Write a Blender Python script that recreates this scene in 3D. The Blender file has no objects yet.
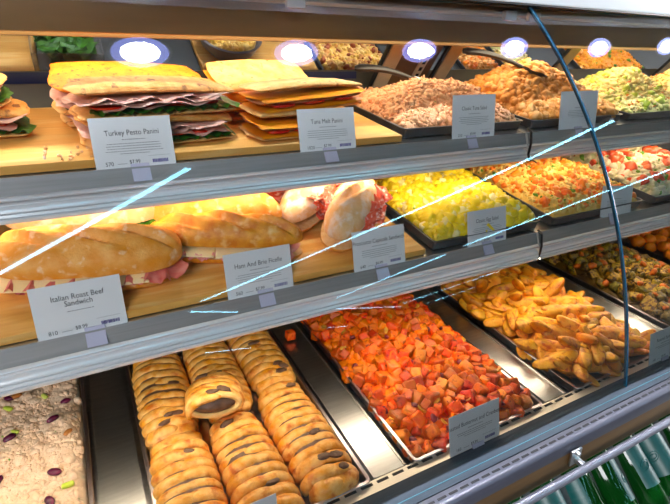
import bpy, bmesh, math, random
import numpy as np
from mathutils import Matrix, Vector, Euler

SC = bpy.context.scene
COL = SC.collection

# ------------------------------------------------------------------ camera
# the camera stands at the origin; the shop floor is 1.55 m below it
PITCH = math.atan2(186, 475)
YAW = math.atan2(math.hypot(475, 186), 961)
cam_data = bpy.data.cameras.new('camera')
cam_data.sensor_width = 36.0
cam_data.lens = 475 / 670 * 36.0
cam_data.clip_start = 0.02
cam = bpy.data.objects.new('camera', cam_data)
cam.rotation_euler = Euler((math.pi / 2 - PITCH, 0, -YAW), 'XYZ')
COL.objects.link(cam)
SC.camera = cam

# ------------------------------------------------------------------ world, exposure
SC.view_settings.view_transform = 'Standard'
SC.view_settings.look = 'None'
SC.view_settings.gamma = 1.0
SC.view_settings.use_curve_mapping = False
SC.view_settings.exposure = 0.42
W = bpy.data.worlds.new('shop_air')
SC.world = W
W.use_nodes = True
W.node_tree.nodes['Background'].inputs[0].default_value = (0.62, 0.72, 1.0, 1)
W.node_tree.nodes['Background'].inputs[1].default_value = 0.25
SC.cycles.max_bounces = 10
SC.cycles.transparent_max_bounces = 16
SC.cycles.glossy_bounces = 4
SC.cycles.caustics_reflective = False
SC.cycles.caustics_refractive = False
SC.cycles.use_denoising = True

WARM = (1.0, 0.83, 0.59)
COOL = (0.80, 0.90, 1.0)


def area(name, loc, target, sx, sy, power, color):
    d = bpy.data.lights.new(name, 'AREA')
    d.shape = 'RECTANGLE'
    d.size = sx
    d.size_y = sy
    d.energy = power
    d.color = color
    o = bpy.data.objects.new(name, d)
    o.location = loc
    v = Vector(target) - Vector(loc)
    # keep the long side of the lamp along X
    zax = -v.normalized()
    xax = Vector((1, 0, 0))
    yax = zax.cross(xax).normalized()
    xax = yax.cross(zax).normalized()
    m = Matrix((xax, yax, zax)).transposed().to_4x4()
    m.translation = Vector(loc)
    o.matrix_world = m
    COL.objects.link(o)
    return o


# warm LED strips of the case, then two added fill lamps at ceiling height
area('led_light_canopy', (1.2, 1.10, 0.066), (1.2, 1.10, -0.2), 3.9, 0.12, 5.2, WARM)
area('led_light_upper_shelf', (1.2, 0.905, -0.225), (1.2, 1.00, -0.45), 3.9, 0.02, 4.6, WARM)
area('led_light_middle_shelf', (1.2, 0.783, -0.478), (1.2, 0.53, -0.69), 3.9, 0.02, 5.5, WARM)
area('fill_light_left', (-2.1, -1.5, 1.44), (-1.4, -0.6, 0.0), 2.2, 3.0, 280, (0.96, 0.97, 1.0))  # added frontal fill, kept out of what the glass reflects
area('fill_light_right', (9.6, -1.2, 1.44), (7.4, -0.4, 0.0), 2.4, 3.0, 1100, (0.96, 0.97, 1.0))  # added fill, balances the right side

# ------------------------------------------------------------------ shelf frames
H0 = -1.55


def frame(y, z, slope):
    return Matrix.Translation((0, y, z)) @ Matrix.Rotation(math.atan(slope), 4, 'X')


FT = frame(0.884, -0.163, 0.160)     # upper shelf
FM = frame(0.778, -0.400, 0.198)     # middle shelf
FD = frame(0.526, -0.725, 0.0877)    # deck floor
PI = math.pi
SAT = 1.0

# ------------------------------------------------------------------ materials
MATS = {}


def mat(name, c, c2=None, rough=0.6, metal=0.0, scale=30.0, lo=0.35, hi=0.65, bump=0.0, bscale=60.0, sss=0.0,
        spec=0.5, rnd=0.0, c3=None, scale3=8.0, lo3=0.55, hi3=0.7, coat=0.0, stretch=(1, 1, 1), detail=4.0, trans=0.0, alpha=1.0,
        hue=0.0):
    if name in MATS:
        return MATS[name]
    def sat(q):
        if q is None or SAT == 1.0:
            return q
        lum = .3 * q[0] + .55 * q[1] + .15 * q[2]
        o = [min(.92, max(.003, lum + (k - lum) * SAT)) for k in q]
        if q[0] > q[1] > q[2]:
            o[1] *= .90
        return tuple(o)
    c, c2, c3 = sat(c), sat(c2), sat(c3)
    m = bpy.data.materials.new(name)
    m.use_nodes = True
    nt = m.node_tree
    N, L = nt.nodes, nt.links
    b = N['Principled BSDF']
    b.inputs['Roughness'].default_value = rough
    b.inputs['Metallic'].default_value = metal
    b.inputs['Specular IOR Level'].default_value = spec
    if sss:
        b.inputs['Subsurface Weight'].default_value = sss
        b.inputs['Subsurface Radius'].default_value = (0.01, 0.005, 0.003)
        b.inputs['Subsurface Scale'].default_value = 0.6
    if coat:
        b.inputs['Coat Weight'].default_value = coat
        b.inputs['Coat Roughness'].default_value = 0.25
    if trans:
        b.inputs['Transmission Weight'].default_value = trans
    if alpha < 1:
        b.inputs['Alpha'].default_value = alpha
    tc = N.new('ShaderNodeTexCoord')
    mp = N.new('ShaderNodeMapping')
    mp.inputs['Scale'].default_value = stretch
    L.new(tc.outputs['Object'], mp.inputs['Vector'])
    oi = N.new('ShaderNodeObjectInfo')
    # every object gets its own patch of the pattern
    av = N.new('ShaderNodeVectorMath')
    av.operation = 'ADD'
    mv = N.new('ShaderNodeMath')
    mv.operation = 'MULTIPLY'
    mv.inputs[1].default_value = 17.0
    L.new(oi.outputs['Random'], mv.inputs[0])
    L.new(mp.outputs['Vector'], av.inputs[0])
    L.new(mv.outputs[0], av.inputs[1])
    vec = av.outputs['Vector']

    def ramp(sc_, lo_, hi_, det):
        n = N.new('ShaderNodeTexNoise')
        n.inputs['Scale'].default_value = sc_
        n.inputs['Detail'].default_value = det
        L.new(vec, n.inputs['Vector'])
        r = N.new('ShaderNodeMapRange')
        r.inputs['From Min'].default_value = lo_
        r.inputs['From Max'].default_value = hi_
        L.new(n.outputs['Fac'], r.inputs['Value'])
        return r.outputs['Result']
    out = None

    def mix(a, bcol, fac):
        x = N.new('ShaderNodeMix')
        x.data_type = 'RGBA'
        if isinstance(a, tuple):
            x.inputs['A'].default_value = (*a, 1)
        else:
            L.new(a, x.inputs['A'])
        x.inputs['B'].default_value = (*bcol, 1)
        L.new(fac, x.inputs['Factor'])
        return x.outputs['Result']
    if c2 is not None:
        out = mix(c, c2, ramp(scale, lo, hi, detail))
    if c3 is not None:
        out = mix(out if out is not None else c, c3, ramp(scale3, lo3, hi3, detail))
    if rnd or hue:
        hs = N.new('ShaderNodeHueSaturation')
        if out is None:
            hs.inputs['Color'].default_value = (*c, 1)
        else:
            L.new(out, hs.inputs['Color'])
        r = N.new('ShaderNodeMapRange')
        r.inputs['To Min'].default_value = 1 - rnd
        r.inputs['To Max'].default_value = 1 + rnd * 0.6
        L.new(oi.outputs['Random'], r.inputs['Value'])
        L.new(r.outputs['Result'], hs.inputs['Value'])
        if hue:
            w = N.new('ShaderNodeTexWhiteNoise')
            w.noise_dimensions = '1D'
            L.new(oi.outputs['Random'], w.inputs['W'])
            r2 = N.new('ShaderNodeMapRange')
            r2.inputs['To Min'].default_value = 0.5 - hue
            r2.inputs['To Max'].default_value = 0.5 + hue
            L.new(w.outputs['Value'], r2.inputs['Value'])
            L.new(r2.outputs['Result'], hs.inputs['Hue'])
        out = hs.outputs['Color']
    if out is None:
        b.inputs['Base Color'].default_value = (*c, 1)
    else:
        L.new(out, b.inputs['Base Color'])
    if bump:
        n = N.new('ShaderNodeTexNoise')
        n.inputs['Scale'].default_value = bscale
        n.inputs['Detail'].default_value = 6.0
        L.new(vec, n.inputs['Vector'])
        bp = N.new('ShaderNodeBump')
        bp.inputs['Strength'].default_value = bump
        bp.inputs['Distance'].default_value = 0.004
        L.new(n.outputs['Fac'], bp.inputs['Height'])
        L.new(bp.outputs['Normal'], b.inputs['Normal'])
    MATS[name] = m
    return m


def emis(name, color, strength):
    m = bpy.data.materials.new(name)
    m.use_nodes = True
    nt = m.node_tree
    b = nt.nodes['Principled BSDF']
    b.inputs['Base Color'].default_value = (0.8, 0.8, 0.8, 1)
    b.inputs['Emission Color'].default_value = (*color, 1)
    b.inputs['Emission Strength'].default_value = strength
    return m


# metals and the case
STEEL = mat('brushed_steel', (0.60, 0.60, 0.60), (0.52, 0.52, 0.53), rough=0.30, metal=1.0, scale=14, stretch=(1, 12, 1))
ALU = mat('satin_aluminium', (0.90, 0.92, 0.95), (0.84, 0.86, 0.90), rough=0.24, metal=0.36, scale=6, stretch=(1, 4, 4))
ALU_MATTE = mat('matte_aluminium', (0.27, 0.27, 0.275), (0.23, 0.23, 0.235), rough=0.55, metal=0.4, scale=6, stretch=(1, 30, 30))
SILL = mat('blue_grey_sill_metal', (0.045, 0.058, 0.078), (0.036, 0.048, 0.065), rough=0.6, metal=0.0, spec=.15, scale=5, stretch=(1, 20, 20))
SILL_LIGHT = mat('lilac_grey_sill_metal', (0.09, 0.09, 0.12), (0.075, 0.075, 0.10), rough=0.3, metal=0.4, scale=5, stretch=(1, 20, 20))
GRILLE = mat('cream_grille_metal', (0.66, 0.60, 0.52), (0.58, 0.53, 0.46), rough=0.45, metal=0.5, scale=8)
BLACK = mat('black_plastic', (0.012, 0.012, 0.014), rough=0.35)
SLOT = mat('dark_slot', (0.01, 0.01, 0.012), rough=0.8)
KICK = mat('panel_steel_painted_reflection', (0.22, 0.115, 0.04), (0.16, 0.08, 0.026), rough=0.38, metal=0.45, scale=4, stretch=(1, 10, 10))  # stainless; the brown it reflects is put into the base colour
HEADER = mat('header_steel_painted_reflection', (0.235, 0.155, 0.065), (0.19, 0.12, 0.05), rough=0.42, metal=0.35, scale=3, stretch=(1, 8, 8))  # stainless header, warm reflections of the food painted as base colour
HEADER_DARK = mat('dark_brown_header_metal', (0.07, 0.042, 0.018), rough=0.45, metal=0.3)
WHITE_PAINT = mat('white_lacquer', (0.80, 0.82, 0.85), rough=0.35)
DARK_PAN = mat('dark_tray_metal', (0.085, 0.088, 0.095), (0.065, 0.067, 0.072), rough=0.38, metal=0.6, scale=10)
TAN_METAL = mat('tan_upright_metal', (0.90, 0.76, 0.54), (0.84, 0.69, 0.47), rough=0.5, metal=0.0)
BACK_DARK = mat('dark_grey_back_panel', (0.075, 0.08, 0.08), (0.06, 0.065, 0.065), rough=0.5, scale=4)
BACK_WARM = mat('warm_brown_back_panel', (0.33, 0.17, 0.055), (0.25, 0.12, 0.04), rough=0.5, scale=4)
EDGE = mat('blue_glass_edge', (0.006, 0.045, 0.10), (0.01, 0.07, 0.13), rough=0.15, scale=6)
WOOD = mat("maple_board_wood", (0.82, 0.43, 0.10), (0.70, 0.33, 0.06), rough=0.45, scale=9, stretch=(1.0, 9, 9), lo=0.3, hi=0.7, c3=(0.84, 0.54, 0.20), scale3=5)
CARD = mat('white_card', (0.70, 0.70, 0.71), rough=0.55)
INK = mat('dark_grey_ink', (0.05, 0.05, 0.055), rough=0.8)
INK_LIGHT = mat('mid_grey_ink', (0.28, 0.28, 0.29), rough=0.8)
INK_BLUE = mat('violet_barcode_ink', (0.13, 0.11, 0.30), rough=0.8)
CLIP = mat('lilac_clear_plastic', (0.66, 0.63, 0.80), rough=0.2, alpha=0.75)


def glass_mat():
    m = bpy.data.materials.new('clear_case_glass')
    m.use_nodes = True
    nt = m.node_tree
    N, L = nt.nodes, nt.links
    for n in list(N):
        N.remove(n)
    o = N.new('ShaderNodeOutputMaterial')
    mx = N.new('ShaderNodeMixShader')
    t = N.new('ShaderNodeBsdfTransparent')
    t.inputs['Color'].default_value = (0.985, 0.99, 0.99, 1)
    g = N.new('ShaderNodeBsdfGlossy')
    g.inputs['Roughness'].default_value = 0.0
    f = N.new('ShaderNodeFresnel')
    f.inputs['IOR'].default_value = 1.55
    L.new(f.outputs[0], mx.inputs[0])
    L.new(t.outputs[0], mx.inputs[1])
    L.new(g.outputs[0], mx.inputs[2])
    L.new(mx.outputs[0], o.inputs[0])
    return m


def clear_mat():
    m = bpy.data.materials.new('clear_glass_inner_face')
    m.use_nodes = True
    nt = m.node_tree
    for n in list(nt.nodes):
        nt.nodes.remove(n)
    o = nt.nodes.new('ShaderNodeOutputMaterial')
    t = nt.nodes.new('ShaderNodeBsdfTransparent')
    nt.links.new(t.outputs[0], o.inputs[0])
    return m


GLASS = glass_mat()
GLASS_IN = clear_mat()


# ------------------------------------------------------------------ mesh tools
class MB:
    def __init__(s):
        s.V, s.F, s.n = [], [], 0

    def add(s, V, F, mi=0, M=None):
        V = np.asarray(V, float).reshape(-1, 3)
        if M is not None:
            M = np.array(M)
            V = V @ M[:3, :3].T + M[:3, 3]
        Fs = F if isinstance(F, list) else [F]
        for f in Fs:
            f = np.asarray(f, int)
            if len(f):
                s.F.append((f + s.n, mi))
        s.V.append(V)
        s.n += len(V)
        return s

    def build(s, name, mats, parent=None, smooth=True, M=None, bevel=0.0, angle=40, fix=True):
        V = np.concatenate(s.V)
        me = bpy.data.meshes.new(name)
        me.vertices.add(len(V))
        me.vertices.foreach_set('co', V.astype(np.float32).ravel())
        loops = np.concatenate([f.ravel() for f, _ in s.F])
        tot = np.concatenate([np.full(len(f), f.shape[1]) for f, _ in s.F])
        mi = np.concatenate([np.full(len(f), k) for f, k in s.F])
        me.loops.add(len(loops))
        me.loops.foreach_set('vertex_index', loops.astype(np.int32))
        me.polygons.add(len(tot))
        st = np.concatenate([[0], np.cumsum(tot)[:-1]])
        me.polygons.foreach_set('loop_start', st.astype(np.int32))
        me.polygons.foreach_set('loop_total', tot.astype(np.int32))
        me.polygons.foreach_set('material_index', mi.astype(np.int32))
        me.polygons.foreach_set('use_smooth', np.full(len(tot), smooth))
        if not isinstance(mats, (list, tuple)):
            mats = [mats]
        for m in mats:
            me.materials.append(m)
        me.update(calc_edges=True)
        me.validate()
        if bevel or (fix and len(V) < 30000):
            bm = bmesh.new()
            bm.from_mesh(me)
            bmesh.ops.recalc_face_normals(bm, faces=bm.faces[:])
            if bevel:
              bmesh.ops.bevel(bm, geom=[e for e in bm.edges if len(e.link_faces) == 2 and e.calc_face_angle(0) > 0.6], offset=bevel,
                            segments=2, affect='EDGES', profile=0.6)
            bm.to_mesh(me)
            bm.free()
            me.polygons.foreach_set('use_smooth', np.full(len(me.polygons), bool(smooth)))
        if smooth and angle:
            me.set_sharp_from_angle(angle=math.radians(angle))
        o = bpy.data.objects.new(name, me)
        COL.objects.link(o)
        if parent is not None:
            o.parent = parent
        if M is not None:
            o.matrix_basis = M
        return o

    def box(s, x0, x1, y0, y1, z0, z1, mi=0, M=None):
        V = [(x0, y0, z0), (x1, y0, z0), (x1, y1, z0), (x0, y1, z0), (x0, y0, z1), (x1, y0, z1), (x1, y1, z1), (x0, y1, z1)]
        F = [(0, 3, 2, 1), (4, 5, 6, 7), (0, 1, 5, 4), (1, 2, 6, 5), (2, 3, 7, 6), (3, 0, 4, 7)]
        return s.add(V, np.array(F), mi, M)

    def prism(s, prof, x0, x1, mi=0, M=None):
        P = np.asarray(prof, float)
        n = len(P)
        a = np.c_[np.full(n, x0), P]
        b = np.c_[np.full(n, x1), P]
        i = np.arange(n)
        j = (i + 1) % n
        area2 = np.sum(P[:, 0] * P[j, 1] - P[j, 0] * P[i, 1])
        q = np.c_[i, j, j + n, i + n]
        c0, c1 = i[::-1][None], (i + n)[None]
        if area2 < 0:
            q = q[:, ::-1]
            c0, c1 = c0[:, ::-1], c1[:, ::-1]
        q = q[:, ::-1]
        return s.add(np.r_[a, b], [q[:, ::-1], c0, c1], mi, M)

    def tube(s, path, rad, n=10, mi=0, M=None, flat=1.0, cap=True):
        P = np.asarray(path, float)
        k = len(P)
        R = np.full(k, rad) if np.isscalar(rad) else np.asarray(rad, float)
        T = np.gradient(P, axis=0)
        T /= np.linalg.norm(T, axis=1)[:, None] + 1e-12
        up = np.array([0, 0, 1.0]) if abs(T[0, 2]) < 0.9 else np.array([1.0, 0, 0])
        V = []
        a = np.linspace(0, 2 * PI, n, endpoint=False)
        for i in range(k):
            u = up - T[i] * up.dot(T[i])
            u /= np.linalg.norm(u)
            up = u
            w = np.cross(T[i], u)
            V.append(P[i] + R[i] * (np.cos(a)[:, None] * w + flat * np.sin(a)[:, None] * u))
        V = np.concatenate(V)
        F = []
        i0 = np.arange(n)
        i1 = (i0 + 1) % n
        F = np.concatenate([np.c_[i0 + r * n, i1 + r * n, i1 + (r + 1) * n, i0 + (r + 1) * n] for r in range(k - 1)])
        Fs = [F]
        if cap:
            Fs += [i0[::-1][None], (i0 + (k - 1) * n)[None]]
        return s.add(V, Fs, mi, M)

    def lathe(s, prof, n=24, mi=0, M=None):
        P = np.asarray(prof, float)
        a = np.linspace(0, 2 * PI, n, endpoint=False)
        V = np.concatenate([np.c_[r * np.cos(a), r * np.sin(a), np.full(n, z)] for r, z in P])
        i0 = np.arange(n)
        i1 = (i0 + 1) % n
        k = len(P)
        F = np.concatenate([np.c_[i0 + r * n, i1 + r * n, i1 + (r + 1) * n, i0 + (r + 1) * n] for r in range(k - 1)])
        return s.add(V, [F, i0[::-1][None], (i0 + (k - 1) * n)[None]], mi, M)


def tag(o, label, cat, group=None, kind=None):
    o['label'] = label
    o['category'] = cat
    if group:
        o['group'] = group
    if kind:
        o['kind'] = kind
    return o


def empty(name, M, label, cat, group=None):
    o = bpy.data.objects.new(name, None)
    o.empty_display_size = 0.02
    COL.objects.link(o)
    o.matrix_basis = M
    return tag(o, label, cat, group)


def structure(o):
    o['kind'] = 'structure'
    return o


def T3(x, y, z):
    return Matrix.Translation((x, y, z))


def RZ(a):
    return Matrix.Rotation(a, 4, 'Z')


def RX(a):
    return Matrix.Rotation(a, 4, 'X')


def RY(a):
    return Matrix.Rotation(a, 4, 'Y')


def ico(sub):
    bm = bmesh.new()
    bmesh.ops.create_icosphere(bm, subdivisions=sub, radius=1.0)
    V = np.array([v.co[:] for v in bm.verts])
    F = np.array([[v.index for v in f.verts] for f in bm.faces])
    bm.free()
    return V, F


def cubesphere(cuts):
    bm = bmesh.new()
    bmesh.ops.create_cube(bm, size=2.0)
    bmesh.ops.subdivide_edges(bm, edges=bm.edges[:], cuts=cuts, use_grid_fill=True)
    bm.verts.ensure_lookup_table()
    V = np.array([v.co[:] for v in bm.verts])
    F = np.array([[v.index for v in f.verts] for f in bm.faces])
    bm.free()
    return V, F


_G = np.random.default_rng(99).random((32, 32, 32))


def vnoise(P, scale, seed=0):
    """smooth value noise, 0..1, for an N x 3 array"""
    P = np.asarray(P, float) * scale + seed * 7.31
    i = np.floor(P).astype(int)
    f = P - i
    f = f * f * (3 - 2 * f)
    r = 0
    for dx in (0, 1):
        for dy in (0, 1):
            for dz in (0, 1):
                w = (f[:, 0] if dx else 1 - f[:, 0]) * (f[:, 1] if dy else 1 - f[:, 1]) * (f[:, 2] if dz else 1 - f[:, 2])
                r = r + w * _G[(i[:, 0] + dx) % 32, (i[:, 1] + dy) % 32, (i[:, 2] + dz) % 32]
    return r


def fnoise(P, scale, seed=0, octv=3):
    r, a, t = 0, 1.0, 0
    for k in range(octv):
        r = r + a * (vnoise(P, scale * 2 ** k, seed + k) - 0.5)
        t += a
        a *= 0.55
    return r / t * 2


def gridF(nx, ny, off=0, flip=False):
    i, j = np.meshgrid(np.arange(nx - 1), np.arange(ny - 1), indexing='ij')
    a = (i * ny + j).ravel()
    F = np.c_[a, a + ny, a + ny + 1, a + 1] + off
    return F[:, ::-1] if flip else F


def rot_rand(rng, n, flat=1.0):
    """n random rotation matrices; flat < 1 keeps pieces closer to lying flat"""
    a = rng.random(n) * 2 * PI
    b = (rng.random(n) - 0.5) * PI * flat
    c = (rng.random(n) - 0.5) * PI * flat
    ca, sa, cb, sb, cc, sc = np.cos(a), np.sin(a), np.cos(b), np.sin(b), np.cos(c), np.sin(c)
    R = np.zeros((n, 3, 3))
    Z = np.zeros((n, 3, 3)); Z[:, 0, 0] = ca; Z[:, 0, 1] = -sa; Z[:, 1, 0] = sa; Z[:, 1, 1] = ca; Z[:, 2, 2] = 1
    X = np.zeros((n, 3, 3)); X[:, 1, 1] = cb; X[:, 1, 2] = -sb; X[:, 2, 1] = sb; X[:, 2, 2] = cb; X[:, 0, 0] = 1
    Y = np.zeros((n, 3, 3)); Y[:, 0, 0] = cc; Y[:, 0, 2] = sc; Y[:, 2, 0] = -sc; Y[:, 2, 2] = cc; Y[:, 1, 1] = 1
    return Z @ X @ Y


ICO1, ICO2, ICO3 = ico(1), ico(2), ico(3)
CS3, CS5 = cubesphere(2), cubesphere(5)


def superquad(V, e):
    """push a unit cube's vertices onto a rounded cube"""
    n = (np.abs(V) ** e).sum(1) ** (1 / e)
    return V / n[:, None]


def pieces(mb, rng, pos, size, mi, kind='blob', flat=1.0, variants=5):
    """drop many small pieces (one mesh) at the given points"""
    n = len(pos)
    size = np.broadcast_to(np.asarray(size, float), (n,))
    temps = []
    for k in range(variants):
        if kind == 'blob':
            V, F = ICO2
            V = V * (1 + 0.45 * fnoise(V + k * 5, 1.1, k, 2))[:, None] * np.array([1.0, 0.8, 0.65])
        elif kind == 'crumb':
            V, F = ICO1
            V = V * (1 + 0.7 * fnoise(V + k * 5, 1.4, k, 2))[:, None] * np.array([1.0, 0.8, 0.7])
        elif kind == 'cube':
            V, F = CS3
            V = superquad(V, 7) * (1 + 0.16 * fnoise(V + k * 9, 0.9, k, 2))[:, None]
        elif kind == 'shred':
            V, F = ICO1
            V = V * np.array([1.3, 0.42, 0.2]) * (1 + 0.3 * fnoise(V + k * 5, 1.1, k, 2))[:, None]
            V[:, 2] += 0.25 * V[:, 0] ** 2
        elif kind == 'pasta':
            t = np.linspace(-1.0, 1.0, 7)
            m = MB().tube(np.c_[np.sin(t) * 0.9, np.zeros(7), np.cos(t) * 0.75 - 0.6], 0.36, 7)
            V = np.concatenate(m.V)
            F = [f for f, _ in m.F]
        temps.append((V, F))
    which = rng.integers(0, variants, n)
    for k in range(variants):
        idx = np.where(which == k)[0]
        if not len(idx):
            continue
        V, F = temps[k]
        R = rot_rand(rng, len(idx), flat)
        S = size[idx] * (0.75 + 0.5 * rng.random(len(idx)))
        A = np.einsum('nij,vj->nvi', R, V) * S[:, None, None] + pos[idx][:, None, :]
        offs = (np.arange(len(idx)) * len(V))[:, None, None]
        Fs = F if isinstance(F, list) else [F]
        mb.add(A.reshape(-1, 3), [(f[None] + offs).reshape(-1, f.shape[1]) for f in Fs], mi)


def scatter(rng, n, w, d, mind, tries=40):
    """up to n points in a w x d rectangle no closer than mind"""
    pts = np.zeros((0, 2))
    for _ in range(n * tries):
        if len(pts) >= n:
            break
        p = rng.random(2) * (w, d)
        if len(pts) == 0 or ((pts - p) ** 2).sum(1).min() > mind * mind:
            pts = np.vstack([pts, p])
    return pts


def slab(L, Wd, T, p=7.0, sq=0.25, irr=0.03, bend=None, seed=0, nx=28, ny=16, under=1.0, rough=0.0):
    """a rounded slab lying on z = 0: bread, cheese, sliced meat"""
    u, v = np.meshgrid(np.linspace(-1, 1, nx), np.linspace(-1, 1, ny), indexing='ij')
    # denser near the rim
    u, v = np.sin(u * PI / 2), np.sin(v * PI / 2)
    x = u * np.sqrt(1 - sq * v * v)
    y = v * np.sqrt(1 - sq * u * u)
    r = np.maximum(np.abs(u), np.abs(v))
    an = np.arctan2(y, x)
    ring = np.c_[np.cos(an).ravel(), np.sin(an).ravel(), np.full(an.size, seed * 1.7)]
    k = 1 + irr * 2 * fnoise(ring, 1.7, seed, 3).reshape(x.shape) * r ** 2
    x, y = x * k * L / 2, y * k * Wd / 2
    prof = np.sqrt(np.clip(1 - r ** p, 0, 1))
    P = np.c_[x.ravel(), y.ravel(), np.zeros(x.size)]
    dz = rough * fnoise(P, 40, seed + 3, 3).reshape(x.shape)
    zb = bend(x, y) if bend else 0 * x
    top = zb + T / 2 + (T / 2 + dz) * prof
    bot = zb + T / 2 - T / 2 * prof * under
    V = np.r_[np.c_[x.ravel(), y.ravel(), top.ravel()], np.c_[x.ravel(), y.ravel(), bot.ravel()]]
    n = nx * ny
    return V, gridF(nx, ny), gridF(nx, ny, n, True)


def add_slab(mb, mi_top, mi_bot, M=None, **k):
    V, a, b = slab(**k)
    if mi_top == mi_bot:
        mb.add(V, [a, b], mi_top, M)
    else:
        s = mb.n
        mb.add(V, a, mi_top, M)
        mb.F.append((b + s, mi_bot))
    return mb
# ------------------------------------------------------------------ the shop around the case
def room():
    fl = mat('grey_floor_tile', (0.10, 0.095, 0.09), (0.08, 0.075, 0.07), rough=0.5, scale=2)
    wl = mat('beige_wall_tile', (0.62, 0.45, 0.22), (0.55, 0.39, 0.18), rough=0.6, scale=3)
    shop = mat('grey_shop_wall', (0.07, 0.068, 0.065), (0.05, 0.05, 0.05), rough=0.8, scale=0.8)
    ce = mat('dark_grey_ceiling_paint', (0.16, 0.16, 0.17), rough=0.9)
    structure(MB().box(-5, 14, -15, 2.72, -1.65, -1.55).build('floor', fl, smooth=False))
    structure(MB().box(-5, 14, -15, 2.72, 1.47, 1.57).build('ceiling', ce, smooth=False))
    structure(MB().box(-5, 14, 2.62, 2.72, -1.55, 1.47).build('wall_back', wl, smooth=False))
    structure(MB().box(-5, 14, -15.1, -15.0, -1.55, 1.47).build('wall_front', shop, smooth=False))
    structure(MB().box(-5.1, -5, -15, 2.72, -1.55, 1.47).build('wall_left', shop, smooth=False))
    structure(MB().box(14, 14.1, -15, 2.72, -1.55, 1.47).build('wall_right', shop, smooth=False))


room()

TUBE_E = emis('cool_white_light_tube', (0.28, 0.76, 1.0), 22)
DL_IN = emis('downlight_lamp', (0.88, 0.94, 1.0), 60)
DL_OUT = emis('downlight_reflector_glow', (0.30, 0.36, 1.0), 8)


def linear_light(a, b, desc, w=0.036):
    a, b = Vector((*a, 1.47)), Vector((*b, 1.47))
    L = (b - a).length
    ang = math.atan2(b.y - a.y, b.x - a.x)
    r = empty('linear_ceiling_light', T3(*((a + b) / 2)) @ RZ(ang), desc, 'ceiling light', 'linear lights on the shop ceiling')
    MB().prism([(-.04, 0), (.04, 0), (.035, -.05), (-.035, -.05)], -L / 2 - .02, L / 2 + .02).build('housing', WHITE_PAINT, r)
    t = np.linspace(0, PI, 9)
    MB().prism([(w / 2 * math.cos(q), -.052 - w / 2 * math.sin(q)) for q in t], -L / 2, L / 2).build('tube', TUBE_E, r)


LLAB = 'long linear light on the dark ceiling, mirrored as a bright streak in the glass'
for a, b in [((-.56, -1.58), (.49, -.39)), ((.87, -3.65), (3.82, -.27)), ((3.44, -5.89), (4.55, -4.05)), ((4.62, -3.7), (6.4, -1.65)),
             ((.80, -4.10), (1.52, -4.94)), ((1.69, -9.67), (3.19, -11.7)), ((5.66, -12.0), (7.2, -13.8)), ((4.11, -7.51), (8.0, -11.4)),
             ((7.56, -10.5), (9.46, -8.3)), ((10.4, -13.4), (11.3, -11.6))]:
    linear_light(a, b, LLAB)


def downlight(x, y):
    r = empty('ceiling_downlight', T3(x, y, 1.47), 'round recessed ceiling downlight above the case, mirrored as a white oval in the glass', 'ceiling light',
              'round downlights above the case')
    MB().lathe([(.120, 0), (.130, -.006), (.126, -.014), (.118, -.014), (.116, -.004), (.0, -.004)], 40).build('trim_ring', WHITE_PAINT, r)
    MB().lathe([(.0, -.010), (.08, -.012), (.114, -.010), (.114, -.006), (.0, -.006)], 40).build('reflector', DL_OUT, r)
    MB().lathe([(.0, -.022), (.05, -.021), (.075, -.017), (.08, -.012), (.0, -.011)], 32).build('lamp', DL_IN, r)
    d = bpy.data.lights.new('downlight_beam', 'SPOT')
    d.energy = 75
    d.color = (.90, .95, 1.0)
    d.spot_size = 1.5
    d.spot_blend = .6
    d.shadow_soft_size = .06
    o = bpy.data.objects.new('downlight_beam', d)
    COL.objects.link(o)
    o.parent = r
    o.location = (0, 0, -.04)


for x, y in [(-.42, .66), (.29, .66), (1.0, .67), (1.73, .71), (2.44, .76), (3.17, .75), (3.92, .78)]:
    downlight(x, y)

# ------------------------------------------------------------------ the display case
X0, X1, XJ = -0.85, 3.6, 1.045          # left end, right end, seam of the two glass panes
case = empty('display_case', T3(1.2, .9, H0), 'long refrigerated deli display case with curved glass front and stainless sills', 'display case')
CI = Matrix.Translation((-1.2, -.9, -H0))


def cpart(mb, name, m, **k):
    o = mb.build(name, m, case, **k)
    o.matrix_basis = CI
    return o


cpart(MB().prism([(.548, -.742), (1.30, -.672), (1.30, -.70), (.548, -.77)], X0, X1), 'deck', STEEL, smooth=False)
# cream return grille with dark slots between deck and sill
g = cpart(MB().prism([(.522, -.706), (.548, -.706), (.548, -.760), (.522, -.760)], X0, X1), 'return_grille', GRILLE, smooth=False)
sl = MB()
for x in np.arange(X0, X1, .034):
    sl.box(x, x + .024, .538, .5435, -.7062, -.7052)
o = sl.build('grille_slots', SLOT, g, smooth=False)
# blue grey sill that carries the glass, then the slotted nosing
cpart(MB().prism([(.4755, -.7125), (.522, -.705), (.522, -.76), (.4755, -.76)], X0, X1), 'inner_sill', SILL, smooth=False)
cpart(MB().prism([(.4865, -.7115), (.4872, -.7098), (.4882, -.7098), (.489, -.7115), (.489, -.73), (.4865, -.73)], X0, X1), 'glass_seal', mat('teal_glass_seal', (.05, .18, .24), rough=.3))
cpart(MB().prism([(.4722, -.7150), (.4755, -.7150), (.4755, -.76), (.4722, -.76)], X0, X1), 'glass_channel', BLACK, smooth=False)
n = cpart(MB().prism([(.4722, -.745), (.4722, -.711), (.456, -.7115), (.4495, -.7125), (.4465, -.715), (.4455, -.718), (.4465, -.745)], X0, X1), 'sill_nosing', SILL_LIGHT)
sl = MB()
for x in np.arange(X0, X1, .026):
    sl.box(x, x + .0185, .4600, .4640, -.7116, -.7104)
sl.build('nosing_slots', SLOT, n, smooth=False)
cpart(MB().prism([(.448, -.72), (.475, -.72), (.475, -.805), (.452, -.805), (.446, -.790), (.4465, -.745)], X0, X1), 'kick_panel', KICK)
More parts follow.
